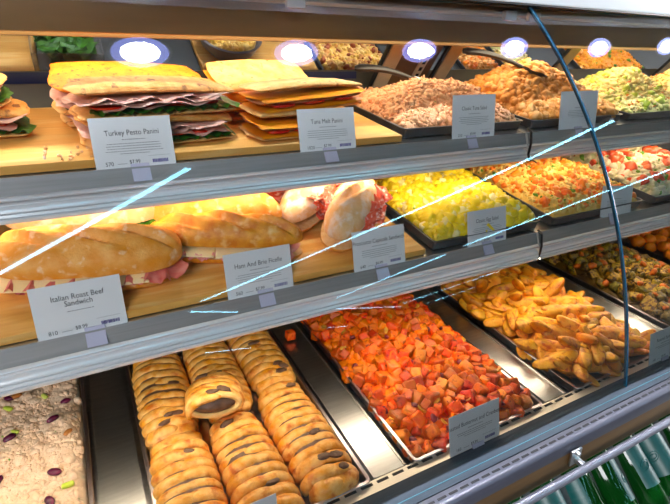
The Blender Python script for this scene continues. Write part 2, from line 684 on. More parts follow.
cpart(MB().box(X0, X1, .50, 1.30, -.84, -.81), 'lower_canopy', KICK, smooth=False)
# bumper bar on brackets
bar = cpart(MB().tube([(x, .414, -.762) for x in np.linspace(X0, X1, 40)], .0085, 16), 'bumper_bar', mat('lilac_grey_bar_metal', (.22, .215, .26), rough=.34, metal=.6))
for x in (.02, .80, 1.58, 2.36):
    b = MB()
    b.box(x - .006, x + .006, .414, .448, -.767, -.757)
    b.box(x - .016, x + .016, .439, .444, -.775, -.738)
    b.tube([(x, .444, -.745), (x, .432, -.745)], .005, 8)
    b.build('bracket', STEEL, bar, bevel=.0015)

# back of the case and the header that carries the lamps
cpart(MB().box(X0, X1, 1.32, 1.34, -.93, -.12), 'back_panel', BACK_DARK, smooth=False)
cpart(MB().prism([(1.42, -.12), (1.50, -.08), (1.50, -.012), (1.42, -.012)], X0, X1), 'rear_rail', mat('blue_grey_rear_rail', (.16, .17, .17), (.12, .13, .13), rough=.4, scale=5, metal=.3), smooth=False)
cpart(MB().prism([(1.005, .054), (1.013, .054), (1.013, .080), (1.152, .080), (1.152, .054), (1.16, .054), (1.16, .30), (1.03, .30), (1.005, .120)], X0, X1), 'header', HEADER, bevel=.004)
cpart(MB().prism([(.985, .118), (1.04, .118), (1.04, .30), (.985, .30)], X0, X1), 'upper_header', HEADER_DARK)
cpart(MB().prism([(.9635, .119), (.972, .116), (.99, .116), (.99, .142), (.9635, .142)], X0, X1), 'top_channel', ALU_MATTE)
cpart(MB().prism([(.925, .1415), (.985, .1415), (1.3, .156), (1.3, .42), (.925, .42)], X0, X1), 'canopy', WHITE_PAINT, bevel=.004)
cpart(MB().prism([(.928, .1385), (.975, .1385), (.975, .1425), (.928, .1425)], X0, X1), 'canopy_seal', BLACK)
led = emis('warm_led_strip', (1.0, .80, .50), 3.5)
cpart(MB().box(X0, X1, 1.075, 1.125, .068, .080), 'led_strip', led, smooth=False)

# slanted rear uprights and sliding-door fields
SL = -.12 / .134        # the rear frame leans towards the front of the case


def lean_y(z):
    return 1.40 + (z + .07) * SL


def leaning(x0, x1, back, t, z0=-.085, z1=.16):
    return MB().prism([(lean_y(z0) + back, z0), (lean_y(z0) + back + t, z0), (lean_y(z1) + back + t, z1), (lean_y(z1) + back, z1)], x0, x1)


for x in (-.35, .88, 1.11, 1.685, 2.41, 3.2):
    o = cpart(leaning(x, x + .052, 0, .022), 'rear_upright', TAN_METAL, bevel=.002)
    leaning(x - .012, x - .002, .004, .012).build('door_seal', BLACK, o)
cpart(leaning(.938, 1.096, .030, .010), 'rear_door', BACK_WARM, smooth=False)
cpart(leaning(2.47, 2.9, .030, .010), 'rear_door', BACK_WARM, smooth=False)
o = cpart(leaning(1.030, 1.058, .016, .010), 'slotted_upright', TAN_METAL, smooth=False)
sp = MB()
for k in range(12):
    z = -.075 + k * .020
    y = lean_y(z) + .0150
    sp.prism([(y, z), (y + .004, z), (y + .004 + .011 * SL, z + .011), (y + .011 * SL, z + .011)], 1.038, 1.050)
sp.build('slots', SLOT, o, smooth=False)

for x in (X0 - .02, X1):
    zz = np.linspace(-.715, .135, 24)
    cpart(MB().prism([(((.265 * z + .753) * z + .841) * z + .812 + .004, z) for z in zz] + [(1.30, .15), (1.34, -.1), (1.34, -.9), (.46, -.9), (.46, -.72)], x, x + .02), 'end_panel', STEEL, smooth=False)
# ---- curved glass: outline measured as a cubic y(z)
GZ = np.linspace(-.7115, .137, 44)


def glass_y(z):
    return ((.265 * z + .753) * z + .841) * z + .812


def pane(x0, x1, name, yaw=0.0, lean=0.0):
    y = glass_y(GZ)
    dy = (3 * .265 * GZ + 2 * .753) * GZ + .841
    nrm = np.c_[-np.ones_like(dy), dy]
    nrm /= np.linalg.norm(nrm, axis=1)[:, None]
    out = np.c_[y, GZ]
    inn = out - nrm * .006
    k = len(GZ)
    mb = MB()
    V = np.r_[np.c_[np.full(k, 0), out], np.c_[np.full(k, x1 - x0), out], np.c_[np.full(k, 0), inn], np.c_[np.full(k, x1 - x0), inn]]
    i = np.arange(k - 1)
    mb.add(V, np.c_[i, i + k, i + k + 1, i + 1], 0)
    mb.F.append((np.c_[i + 2 * k, i + 2 * k + 1, i + 3 * k + 1, i + 3 * k], 1))
    mb.F.append((np.c_[i, i + 1, i + 2 * k + 1, i + 2 * k], 2))
    mb.F.append((np.c_[i + k, i + 3 * k, i + 3 * k + 1, i + k + 1], 2))
    mb.F.append((np.array([[0, 2 * k, 3 * k, k], [k - 1, 2 * k - 1, 4 * k - 1, 3 * k - 1]]), 2))
    o = mb.build(name, [GLASS, GLASS_IN, EDGE], case, angle=30, fix=False)
    o.matrix_basis = CI @ T3(x0, 0, 0) @ T3(0, .6, 0) @ RZ(yaw) @ T3(0, 0, -.3) @ RX(lean) @ T3(0, -.6, .3)
    o['label'] = 'curved front glass pane'
    return o


pane(X0, XJ, 'front_glass')
pane(XJ + .006, X1, 'front_glass', math.radians(-.9))
yy = glass_y(GZ)
js = MB()
k = len(GZ)
js.tube(np.c_[np.full(k, XJ + .003), yy + .002, GZ], .0034, 8)
o = cpart(js, 'glass_joint_strip', EDGE)
for x in (.42, 1.0, 1.085):
    b = MB().box(x - .02, x + .02, .951, .964, .106, .128)
    cpart(b, 'glass_clip', mat('clear_clip_plastic', (.55, .58, .62), rough=.2), bevel=.003)


# ------------------------------------------------------------------ the two tiers of shelves
RAIL = [(.004, -.001), (-.001, .001), (-.006, -.014), (-.010, -.027), (-.0135, -.028), (-.0158, -.0315), (-.0140, -.0345), (-.0060, -.0360),
        (-.0064, -.0420), (-.0135, -.0438), (-.0160, -.0475), (-.0170, -.0515), (-.0138, -.0526), (-.0182, -.0538), (-.0198, -.0580),
        (-.0164, -.0590), (-.0206, -.0602), (-.0218, -.0650), (-.0200, -.0675), (-.0150, -.0660), (.004, -.0665)]
DEPTH = {'upper': .40, 'middle': .44}


def shelf(x0, x1, M, which, depth, label):
    root = empty('display_shelf', M @ T3((x0 + x1) / 2, 0, 0), label, 'shelf', 'tilted display shelves of the case')
    hw = (x1 - x0) / 2
    MB().prism([(.004, -.001), (depth, -.001), (depth, -.014), (.004, -.014)], -hw, hw).build('shelf_plate', STEEL, root, smooth=False)
    # the rail hangs plumb although the shelf slopes
    inv = M.to_3x3().inverted().to_4x4()
    r = MB().prism(RAIL, -hw, hw).build('front_rail', ALU, root, angle=50)
    r.matrix_basis = inv
    f = MB().prism([(-.0012, .0009), (-.0064, -.0142), (-.0104, -.0266), (-.0114, -.0262), (-.0072, -.0138), (-.0020, .0013)], -hw + .001, hw - .001).build('price_channel', ALU_MATTE, r)
    s = MB().box(-hw, hw, .006, .020, -.0655, -.058).build('led_strip', led, r, smooth=False)
    return root


shelf(X0, 1.028, FT, 'upper', .40, 'upper tilted steel shelf left of the seam, under the wooden sandwich board')
shelf(1.034, X1, FT, 'upper', .40, 'upper tilted steel shelf right of the seam, under the last two salad trays')
shelf(X0, .998, FM, 'middle', .42, 'middle tilted steel shelf left of the seam, under the baguettes')
shelf(1.004, X1, FM, 'middle', .42, 'middle tilted steel shelf right of the seam, under the pasta salad')
# black cable hook over the seam of the upper rails
c = MB()
c.tube([(1.031, .880, -.150), (1.031, .866, -.158), (1.031, .862, -.185), (1.029, .864, -.215), (1.033, .858, -.232)], .0032, 8)
tag(c.build('cable_hook', BLACK), 'small black cable hook over the seam of the upper shelf rails', 'hook')
c = MB()
c.tube([(1.001, .776, -.392), (1.001, .762, -.398), (1.001, .757, -.43), (1.001, .760, -.462)], .0028, 8)
tag(c.build('cable_hook', BLACK), 'small black joint clip over the seam of the middle shelf rails', 'hook')


# ------------------------------------------------------------------ cards
def text_obj(s, size, loc, parent, name, m, align='CENTER', sx=1.0):
    cu = bpy.data.curves.new(name, 'FONT')
    cu.body = s
    cu.size = size
    cu.align_x = align
    cu.resolution_u = 3
    cu.space_line = 0.85
    o = bpy.data.objects.new(name, cu)
    COL.objects.link(o)
    cu.materials.append(m)
    o.parent = parent
    o.matrix_basis = T3(*loc) @ RX(PI / 2) @ Matrix.Diagonal((sx, 1, 1, 1))
    return o


def sign(M, x, label, title, cal, price, w=.130, h=.088, tilt=10, yaw=0, roll=0, dy=.002, dz=-.004, desc=5, seed=0, clip=0.0):
    """a card in the price rail; local x right, z up the card, front faces -y"""
    base = M @ T3(x + w / 2, 0, 0)
    loc = base.translation + Vector((0, dy, dz))
    r = empty('price_card', T3(*loc) @ RZ(math.radians(yaw)) @ RX(-math.radians(tilt)) @ RY(math.radians(roll)), label, 'sign', 'white price cards in the shelf rails')
    MB().box(-w / 2, w / 2, 0, .0007, 0, h).build('card', CARD, r, smooth=False)
    rg = np.random.default_rng(seed)
    f = -.0006
    two = '\n' in title
    if title:
        text_obj(title, .0126, (0, f, h * (.70 if two else .665)), r, 'title_text', INK, sx=.86)
    lines = MB()

    def row(z, x0, x1, hh, dens=.75):
        xx = x0
        while xx < x1:
            ww = rg.uniform(.0016, .0052)
            lines.box(xx, min(xx + ww, x1), f, f + .0003, z, z + hh)
            xx += ww + rg.uniform(.0007, .0013)
    row(h * (.47 if two else .575), -.018, .02, .0013)
    z = h * .50
    for k in range(desc):
        a = -.047 + (.006 * rg.random()) + (.018 if k == desc - 1 else 0)
        row(z, a, -a, .0011)
        z -= .0042
    lines.build('small_print', INK_LIGHT, r, smooth=False)
    if cal:
        text_obj(cal, .0098, (-.050, f, .0085), r, 'calorie_text', INK, 'LEFT', .9)
        text_obj(price, .0088, (-.012, f, .0105), r, 'price_text', INK, 'LEFT', .9)
        b = MB()
        xx = .026
        while xx < .052:
            ww = rg.uniform(.0006, .002)
            b.box(xx, xx + ww, f, f + .0003, .0095, .0155)
            xx += ww + rg.uniform(.0004, .001)
        b.build('barcode', INK_BLUE, r, smooth=False)
        for bx in ((.020, .056, .0215, .0219), (-.031, -.016, .0105, .0113)):
            MB().box(bx[0], bx[1], f, f + .0003, bx[2], bx[3]).build('divider_line', INK_LIGHT, r, smooth=False)
    c = MB().prism([(-.0030, .010), (-.0008, .010), (-.0030, -.002), (-.0105, -.0205), (-.0135, -.0200), (-.0060, -.001)], clip - .015, clip + .015)
    c.build('clip', CLIP, r, smooth=False)
    return r


sign(FT, .018, 'white card for the turkey pesto panini on the upper rail', 'Turkey Pesto Panini', '570', '$7.99', seed=1, clip=.004)
sign(FT, .392, 'white card for the tuna melt panini on the upper rail', 'Tuna Melt Panini', '1020', '$7.99', seed=2, clip=.0)
sign(FT, .786, 'white card reading Classic Tuna Salad before the pink tuna salad', 'Classic Tuna Salad', '210', '$9.99', seed=3, w=.136, h=.104, tilt=6, clip=-.01)
sign(FT, 1.160, 'white card before the curried chicken salad, cut by the glass joint', '', '', '', seed=4, w=.155, h=.104, tilt=6, clip=.0)
sign(FM, -.109, 'large white card for the Italian roast beef sandwich, lower left', 'Italian Roast Beef\nSandwich', '810', '$8.99', seed=5, desc=0, clip=.015)
sign(FM, .193, 'white card for the ham and brie ficelle under the ham baguette', 'Ham And Brie Ficelle', '560', '$7.99', seed=6, clip=.006)
sign(FM, .460, 'white card in front of the capicola sandwiches', 'Prosciutto Capicola Sandwich', '640', '$6.99', seed=7, clip=.0)
sign(FM, .771, 'white card for the classic egg salad before the yellow mound', 'Classic Egg Salad', '190', '$9.99', seed=8, w=.124, clip=-.005)
sign(FM, 1.258, 'slanted white card at the front corner of the pasta salad tray', '', '', '', seed=9, w=.14, clip=-.02, roll=6)
SILLF = Matrix.Translation((0, .521, -.705))
sign(SILLF, .530, 'white card on the bottom sill before the orange squash cubes', 'Roasted Butternut and Cranberry', '160', '$9.99', seed=10, desc=3, clip=.005)
sign(SILLF, 1.176, 'white card on the bottom sill before the sprouts, at the right picture edge', 'Roasted Sprouts', '140', '$9.99', seed=11, desc=2, clip=.0)
sign(SILLF, .048, 'white card on the bottom sill before the braided pastries, only its top showing', '', '', '', seed=12, desc=3, clip=.0, tilt=6)
SAT = 1.25
# ------------------------------------------------------------------ food materials
CRUST = mat('golden_crust', (0.70, 0.31, 0.075), (0.80, 0.46, 0.17), rough=0.6, scale=38, lo=.35, hi=.68, bump=.35, bscale=220, c3=(0.86, 0.67, 0.42), scale3=55, lo3=.56, hi3=.72)
CRUST_DARK = mat('orange_brown_crust', (0.58, 0.22, 0.04), (0.76, 0.40, 0.11), rough=0.5, scale=42, bump=.35, bscale=220, c3=(0.86, 0.60, 0.28), scale3=48, lo3=.56, hi3=.74)
CRUST_PALE = mat('pale_floury_crust', (0.84, 0.62, 0.36), (0.78, 0.50, 0.23), rough=0.7, scale=34, bump=.3, bscale=200, c3=(0.90, 0.80, 0.62), scale3=50, lo3=.48, hi3=.68)
CRUMB = mat('cream_bread_crumb', (0.82, 0.62, 0.34), (0.72, 0.48, 0.22), rough=0.8, scale=120, bump=.5, bscale=300)
FOCACCIA = mat('orange_toasted_focaccia', (0.80, 0.26, 0.03), (0.86, 0.38, 0.07), rough=0.55, scale=50, bump=.4, bscale=200, c3=(0.20, 0.05, 0.012), scale3=130, lo3=.60, hi3=.66)
GRILLED = mat('grilled_panini_bread', (0.76, 0.46, 0.19), (0.58, 0.29, 0.09), rough=0.6, scale=40, bump=.4, bscale=200, c3=(0.20, 0.08, 0.025), scale3=34, lo3=.58, hi3=.66, stretch=(1.8, .6, 1))
PALE_GRILLED = mat('pale_toasted_panini_bread', (0.85, 0.60, 0.29), (0.76, 0.45, 0.16), rough=0.6, scale=40, bump=.4, bscale=200, c3=(0.36, 0.14, 0.035), scale3=70, lo3=.62, hi3=.70)
TURKEY = mat('roast_turkey', (0.80, 0.60, 0.48), (0.70, 0.44, 0.33), rough=0.5, scale=60, sss=.1, bump=.2, bscale=200, c3=(0.50, 0.24, 0.12), scale3=38, lo3=.60, hi3=.68)
HAM = mat('pink_ham', (0.76, 0.33, 0.27), (0.82, 0.48, 0.40), rough=0.4, scale=60, sss=.1)
BEEF = mat('pink_roast_beef', (0.62, 0.16, 0.13), (0.72, 0.32, 0.25), rough=0.45, scale=60, sss=.1)
CAPI = mat('red_marbled_capicola', (0.64, 0.10, 0.06), (0.72, 0.20, 0.13), rough=0.4, scale=90, c3=(0.86, 0.62, 0.52), scale3=120, lo3=.53, hi3=.62)
CHEESE = mat('pale_yellow_cheese', (0.88, 0.70, 0.36), (0.90, 0.76, 0.46), rough=0.4, scale=20, sss=.1)
CHEDDAR = mat('orange_cheddar', (0.86, 0.32, 0.03), (0.90, 0.42, 0.06), rough=0.4, scale=30, sss=.1)
LETTUCE = mat('dark_green_leaf', (0.025, 0.09, 0.012), (0.07, 0.19, 0.03), rough=0.45, scale=60, bump=.3, bscale=200)
TOMATO = mat('red_tomato', (0.60, 0.04, 0.02), (0.70, 0.10, 0.04), rough=0.3, scale=60)
TUNA = mat('tuna_filling', (0.66, 0.36, 0.18), (0.78, 0.54, 0.32), rough=0.6, scale=120, bump=.7, bscale=260)


# ------------------------------------------------------------------ bread
def loaf_half(L, Wd, H, seed=0, flip=False, tip=2.2, slashes=0, bend=0.0, ns=150, na=34, lump=.05):
    """half of a baguette, flat face down (or up when flipped)"""
    s = np.sin(np.linspace(-PI / 2, PI / 2, ns))
    a = np.linspace(0, PI, na)
    S, A = np.meshgrid(s, a, indexing='ij')
    r = np.clip(1 - np.abs(S) ** tip, 0, 1) ** .5
    x = S * L / 2
    y = -np.cos(A) * Wd / 2 * (0.25 * r + .75 * r ** .8)
    z = np.sin(A) ** .75 * H * r ** .7
    P = np.c_[x.ravel(), y.ravel(), z.ravel()]
    d = fnoise(P, 22, seed, 3).reshape(x.shape)
    grow = 1 + lump * 2 * d * np.sin(A)
    y, z = y * grow, z * grow
    for k in range(slashes):
        xc = (k - (slashes - 1) / 2) * L * .62 / max(slashes - 1, 1)
        q = (x - xc) * .38 + y * .93 + .004 * d
        along = np.exp(-((x - xc) / (L * .17)) ** 2)
        z = z + along * np.sin(A) * (.008 * np.exp(-((q - .009) / .007) ** 2) - .010 * np.exp(-((q + .004) / .006) ** 2) + .003 * np.exp(-((q + .016) / .008) ** 2))
    y = y + bend * (x / (L / 2)) ** 2
    if flip:
        z = -z
    V = np.c_[x.ravel(), y.ravel(), z.ravel()]
    v2 = np.linspace(0, 1, 8)
    y0, y1 = y[:, :1], y[:, -1:]
    fy = y0 + (y1 - y0) * v2[None]
    fx = np.repeat(x[:, :1], 8, 1)
    C = np.c_[fx.ravel(), fy.ravel(), np.zeros(fx.size)]
    return V, gridF(ns, na, 0, not flip), C, gridF(ns, 8, 0, flip)


def add_loaf(mb, M=None, **k):
    V, F, C, F2 = loaf_half(**k)
    mb.add(V, F, 0, M)
    mb.add(C, F2, 1, M)
    return mb


def ruffle(L, Wd, T, amp, waves, seed, nx=60, ny=10, irr=.12, droop=0.0):
    """a thin wavy slice with folds along its long edge"""
    rg = np.random.default_rng(seed)
    ph = rg.random(4) * 6

    def bend(x, y):
        e = (np.abs(y) / (Wd / 2)) ** 1.5
        w = np.sin(x / L * 2 * PI * waves + ph[0]) + .5 * np.sin(x / L * 2 * PI * waves * 1.9 + ph[1] + y * 30)
        return amp * w * (.25 + .75 * e) - droop * e
    return slab(L, Wd, T, p=6, sq=.1, irr=irr, bend=bend, seed=seed, nx=nx, ny=ny)


def put(name, VFs, m, parent, M=None):
    V, a, b = VFs
    return MB().add(V, [a, b]).build(name, m, parent, M=M, fix=False)


def baguette_sandwich(M, label, L, Wd, seed, crust, meat, meat_name, lift=.03, tilt=-8, cheese=True, leaf=True, slashes=3, Ht=.042, Hb=.022, bend=.0, meat_amp=.006, tip=2.4):
    r = empty('baguette_sandwich', M, label, 'sandwich', 'baguette sandwiches on the middle board')
    add_loaf(MB(), T3(0, 0, Hb), L=L, Wd=Wd * .98, H=Hb, seed=seed + 1, flip=True, tip=2.6, lump=.03, bend=bend).build('bottom_bread', [crust, CRUMB], r, fix=False)
    put(meat_name, ruffle(L * .93, Wd * 1.02, .004, meat_amp, 7, seed), meat, r, T3(0, -.004, Hb + .007) @ RX(math.radians(4)))
    put(meat_name, ruffle(L * .88, Wd * 1.06, .004, meat_amp, 9, seed + 1), meat, r, T3(.006, -.006, Hb + .013) @ RX(math.radians(6)))
    if cheese:
        for k, x in enumerate((-.25, .12)):
            put('cheese_slice', slab(L * .38, Wd * 1.08, .0035, p=20, sq=.02, irr=.02, seed=seed + 5 + k, bend=lambda x, y: -.25 * np.clip(np.abs(y) - Wd * .36, 0, 1)), CHEESE, r,
                T3(x * L, -.006, Hb + lift * .62) @ RZ(.12 * (k - .4)) @ RX(math.radians(5)))
    if leaf:
        put('lettuce', ruffle(L * .92, Wd * 1.0, .0016, .006, 11, seed + 9, irr=.2), LETTUCE, r, T3(.005, .003, Hb + lift * .8))
    add_loaf(MB(), None, L=L, Wd=Wd, H=Ht, seed=seed + 2, tip=tip, slashes=slashes, bend=bend).build('top_bread', [crust, CRUMB], r, fix=False, M=T3(0, .004, Hb + lift) @ RX(math.radians(tilt)))
    return r


def at(F, x, d, h, rz=0, tx=0, ty=0):
    return F @ T3(x, d, h) @ RZ(math.radians(rz)) @ RX(math.radians(tx)) @ RY(math.radians(ty))


BH = .0155      # top of the wooden boards above the shelf plate


def board(F, x0, x1, d0, d1, label):
    r = MB().box(-(x1 - x0) / 2, (x1 - x0) / 2, -(d1 - d0) / 2, (d1 - d0) / 2, 0, .015).build('serving_board', WOOD, bevel=.0015)
    r.matrix_basis = F @ T3((x0 + x1) / 2, (d0 + d1) / 2, 0.0002)
    tag(r, label, 'board', 'maple serving boards')


board(FT, X0 + .02, .648, .014, .395, 'long maple serving board on the upper shelf under the paninis')
board(FM, X0 + .02, .648, .010, .415, 'long maple serving board on the middle shelf under the baguettes')

# ---- middle board: baguettes
baguette_sandwich(at(FM, -.016, .114, BH, -13), 'large floury roast beef baguette right behind the lower left card', .305, .115, 11, CRUST, BEEF, 'roast_beef', slashes=3, Ht=.050, tilt=7, lift=.026, Hb=.028, leaf=False, tip=4.0)
baguette_sandwich(at(FM, -.012, .246, BH + .008, -8), 'pale roast beef baguette behind the floury one, cheese and beef at its left end', .27, .098, 21, CRUST_PALE, BEEF, 'roast_beef', slashes=2, Ht=.060, tilt=4, lift=.036)
baguette_sandwich(at(FM, .226, .116, BH, -21), 'front ham and brie baguette, ham showing under its dark crust', .30, .082, 31, CRUST_DARK, HAM, 'ham', slashes=3, Ht=.043, tilt=4, lift=.028, leaf=False)
baguette_sandwich(at(FM, .215, .200, BH, -17), 'middle ham baguette lying between two other ham baguettes', .30, .078, 41, CRUST, HAM, 'ham', slashes=3, Ht=.056, lift=.032)
baguette_sandwich(at(FM, .200, .300, BH, -12), 'rear ham baguette with a smooth pale crust under the shelf edge', .29, .085, 51, CRUST, HAM, 'ham', slashes=2, Ht=.056, lift=.032)
baguette_sandwich(at(FM, -.36, .14, BH, -13), 'roast beef baguette cut off by the left picture edge', .27, .10, 61, CRUST, BEEF, 'roast_beef')


def capicola(M, label, seed, L=.25, Wd=.10):
    rg = np.random.default_rng(seed)
    r = empty('capicola_sandwich', M, label, 'sandwich', 'capicola sandwiches on the middle board')
    add_loaf(MB(), T3(0, 0, .024), L=L, Wd=Wd, H=.024, seed=seed + 1, flip=True, tip=2.8, lump=.03).build('bottom_bread', [CRUST, CRUMB], r, fix=False)
    m = MB()
    for k in range(52):
        t = rg.uniform(-.16, .44)
        sgn = 1 if k % 2 else -1
        V, a, b = ruffle(rg.uniform(.045, .07), rg.uniform(.03, .045), .003, .005, rg.uniform(1.5, 3), seed + k, nx=18, ny=7, irr=.2)
        m.add(V, [a, b], 0, T3(t * L, rg.uniform(.030, .080) if sgn > 0 else -rg.uniform(.026, .050), .026 + rg.uniform(0, .048)) @ RZ(rg.uniform(-1, 1)) @ RX(sgn * rg.uniform(-.9, .2)) @ RY(rg.uniform(-.5, .5)))
    m.build('sliced_capicola', CAPI, r, fix=False)
    add_loaf(MB(), None, L=L * 1.0, Wd=Wd * .98, H=.048, seed=seed + 2, tip=2.2, lump=.07, slashes=1).build('top_bread', [CRUST_PALE, CRUMB], r, fix=False, M=T3(.0, .0, .050) @ RX(math.radians(-4)))
    return r


capicola(at(FM, .520, .146, BH + .012, 47, 6, -8), 'front capicola roll with red meat behind the capicola card', 71)
capicola(at(FM, .478, .245, BH + .020, 38, 6, -12), 'rear capicola roll leaning beside the ham baguettes', 81, L=.27)
capicola(at(FM, .33, .385, BH, 40), 'rearmost capicola roll, its red meat showing under the upper rail', 91, L=.2)


# ---- upper board: paninis
def panini(name, M, label, kind, seed, L=.28, Wd=.13, top=GRILLED, cat='sandwich', dome=.016):
    r = empty(name, M, label, cat, 'paninis on the upper board')
    rg = np.random.default_rng(seed)

    def lay(n, z, T, m, dl=0., dw=0., irr=.05, p=5, rough=.002, dx=0, dy=0, tx=0, bend=None, rz=0):
        V, a, b = slab(L + dl, Wd + dw, T, p=p, sq=.12, irr=irr, seed=seed + int(z * 1000), bend=bend, rough=rough)
        return MB().add(V, [a, b]).build(n, m, r, fix=False, M=T3(dx, dy, z) @ RZ(rz) @ RX(tx))
    lay('bottom_bread', 0, .012, PALE_GRILLED)
    if kind == 'turkey':
        put('spinach', ruffle(L * .93, Wd * 1.04, .002, .003, 12, seed, irr=.10), LETTUCE, r, T3(.01, -.004, .0135))
        for k in range(4):
            m = put('tomato_slice', slab(.06, .06, .005, p=8, sq=.45, irr=.03, seed=k), TOMATO, r, T3(-L * .32 + k * L * .2, -Wd * .5 + .028, .019))
        for k in range(4):
            put('turkey_slice', ruffle(L * rg.uniform(.72, .95), Wd * rg.uniform(.95, 1.12), .0035, .0036, rg.uniform(2, 4), seed + k, irr=.1), TURKEY, r,
                T3(rg.uniform(-.02, .015), -.004 - .002 * k, .022 + .0036 * k) @ RZ(rg.uniform(-.06, .06)) @ RY(rg.uniform(-.04, .04)))
        zt = .035
    else:
        lay('cheddar_slice', .012, .003, CHEDDAR, dl=.0, dw=.014, irr=.03, rough=0, bend=lambda x, y: -.35 * np.clip(np.abs(y) - Wd * .46, 0, 1))
        for k in range(3):
            put('tomato_slice', slab(.055, .055, .005, p=8, sq=.45, irr=.03, seed=k), TOMATO, r, T3(-L * .28 + k * L * .28, -Wd * .5 + .023, .017))
        lay('tuna_filling', .017, .017, TUNA, dl=-.012, dw=-.004, irr=.08, p=4, rough=.006)
        lay('cheddar_slice', .034, .003, CHEDDAR, dl=.008, dw=.018, irr=.03, rough=0, bend=lambda x, y: -.4 * np.clip(np.abs(y) - Wd * .44, 0, 1))
        zt = .037
    lay('top_bread', zt, dome, top, dl=.006, dw=.004, p=4, rough=.003, dy=.002, tx=rg.uniform(-.06, .02), bend=lambda x, y: .006 * np.cos(x / L * 3) - .01 * (x / L))
    return r


ST = .0500
panini('turkey_panini', at(FT, .137, .118, BH, 6), 'front turkey panini right behind its card, lower of two', 'turkey', 101, L=.275, Wd=.135)
panini('turkey_panini', at(FT, .140, .120, BH + ST, 7, -2), 'grill-marked turkey panini stacked on the front one, long pale top bread', 'turkey', 111, L=.285, Wd=.13)
panini('turkey_panini', at(FT, .105, .270, BH, 3), 'rear turkey panini behind the stack, lower of two', 'turkey', 121, L=.265, Wd=.13, top=PALE_GRILLED)
panini('turkey_panini', at(FT, .112, .255, BH + ST - .010, 3, 14), 'rear turkey panini with an orange toasted focaccia top', 'turkey', 131, L=.285, Wd=.12, top=FOCACCIA, dome=.022)
panini('turkey_panini', at(FT, -.215, .215, BH, 3), 'turkey panini at the left picture edge, lower of two', 'turkey', 141, L=.27, Wd=.13)
panini('turkey_panini', at(FT, -.235, .225, BH + ST, 3, 0), 'turkey panini at the left picture edge, on top of another', 'turkey', 151, L=.27, Wd=.13, top=PALE_GRILLED)
panini('tuna_panini', at(FT, .415, .090, BH, 5), 'front tuna melt panini right behind its card, lower of two', 'tuna', 161, L=.215, Wd=.11, top=PALE_GRILLED)
panini('tuna_panini', at(FT, .440, .100, BH + .050, 6, -3, -3), 'tuna melt panini stacked on the front one, pale bread reaching right', 'tuna', 171, L=.25, Wd=.11, top=PALE_GRILLED, dome=.014)
panini('tuna_panini', at(FT, .400, .255, BH, 8), 'rear tuna melt panini behind the stack, lower of two', 'tuna', 181, L=.22, Wd=.12, top=PALE_GRILLED)
panini('tuna_panini', at(FT, .395, .250, BH + .047, 8, 20, -2), 'rear tuna melt panini with orange cheese under its tilted top bread', 'tuna', 191, L=.235, Wd=.12, top=PALE_GRILLED, dome=.014)
# crumbs and a turkey scrap on the board
rg = np.random.default_rng(5)
m = MB()
pieces(m, rg, np.c_[rg.uniform(-.06, .05, 26), rg.uniform(.02, .09, 26), np.full(26, .0015)], .003, 0, 'crumb')
o = m.build('bread_crumbs', CRUST_PALE)
o.matrix_basis = FT @ T3(0, 0, BH)
tag(o, 'scattered bread crumbs on the board left of the turkey card', 'crumbs', kind='stuff')


# ------------------------------------------------------------------ trays
def tray(F, x0, x1, d0, d1, h, label, m, z=0.0, group=None, lip=.006):
    w, d = (x1 - x0), (d1 - d0)
    t = .0016
    mb = MB()

    def ring(inset, z_, n=5):
        # rounded rectangle
        r = max(.012 - inset, .004)
        pts = []
        for cx, cy, a0 in ((w / 2 - inset - r, d / 2 - inset - r, 0), (-w / 2 + inset + r, d / 2 - inset - r, PI / 2), (-w / 2 + inset + r, -d / 2 + inset + r, PI), (w / 2 - inset - r, -d / 2 + inset + r, 1.5 * PI)):
            for k in range(n):
                a = a0 + k / (n - 1) * PI / 2
                pts.append((cx + r * math.cos(a), cy + r * math.sin(a), z_))
        return pts
    rows = [ring(lip + .003, 0), ring(lip, .002), ring(lip - t, h - .003), ring(0, h - .002), ring(-.0005, h - .001), ring(.0005, h), ring(lip, h - .0005), ring(lip + t, h - .003), ring(lip + t + .003, .004), ring(lip + t + .008, .0022)]
    n = len(rows[0])
    V = np.array(rows).reshape(-1, 3)
    i = np.arange(n)
    j = (i + 1) % n
    Fq = np.concatenate([np.c_[i + r * n, j + r * n, j + (r + 1) * n, i + (r + 1) * n] for r in range(len(rows) - 1)])
    mb.add(V, [Fq, i[::-1][None], (i + (len(rows) - 1) * n)[None]])
    o = mb.build('food_tray', m, angle=50)
    o.matrix_basis = F @ T3((x0 + x1) / 2, (d0 + d1) / 2, z)
    tag(o, label, 'tray', group)
    return o


PAN = mat('stainless_pan', (0.52, 0.51, 0.50), (0.44, 0.43, 0.42), rough=0.28, metal=1.0, scale=10)
GT, GM, GD = 'dark salad trays on the upper shelf', 'dark salad trays on the middle shelf', 'steel pans on the deck'
tray(FT, .664, 1.052, .030, .37, .024, 'dark metal tray under the pink tuna salad', DARK_PAN, group=GT)
tray(FT, 1.076, 1.470, .024, .37, .024, 'dark metal tray under the high curried chicken mound', DARK_PAN, group=GT)
tray(FT, 1.500, 1.900, .024, .37, .024, 'dark metal tray under the pale green macaroni salad', DARK_PAN, group=GT)
tray(FT, 1.93, 2.33, .024, .37, .024, 'dark metal tray at the far right end of the upper shelf', DARK_PAN, group=GT)
tray(FM, .672, 1.024, .012, .40, .026, 'dark metal tray under the yellow egg salad', DARK_PAN, group=GM)
tray(FM, 1.064, 1.462, .008, .40, .026, 'dark metal tray under the orange flecked pasta salad', DARK_PAN, group=GM)
tray(FM, 1.520, 1.920, .008, .40, .026, 'dark metal tray under the pale broccoli and tomato salad', DARK_PAN, group=GM)
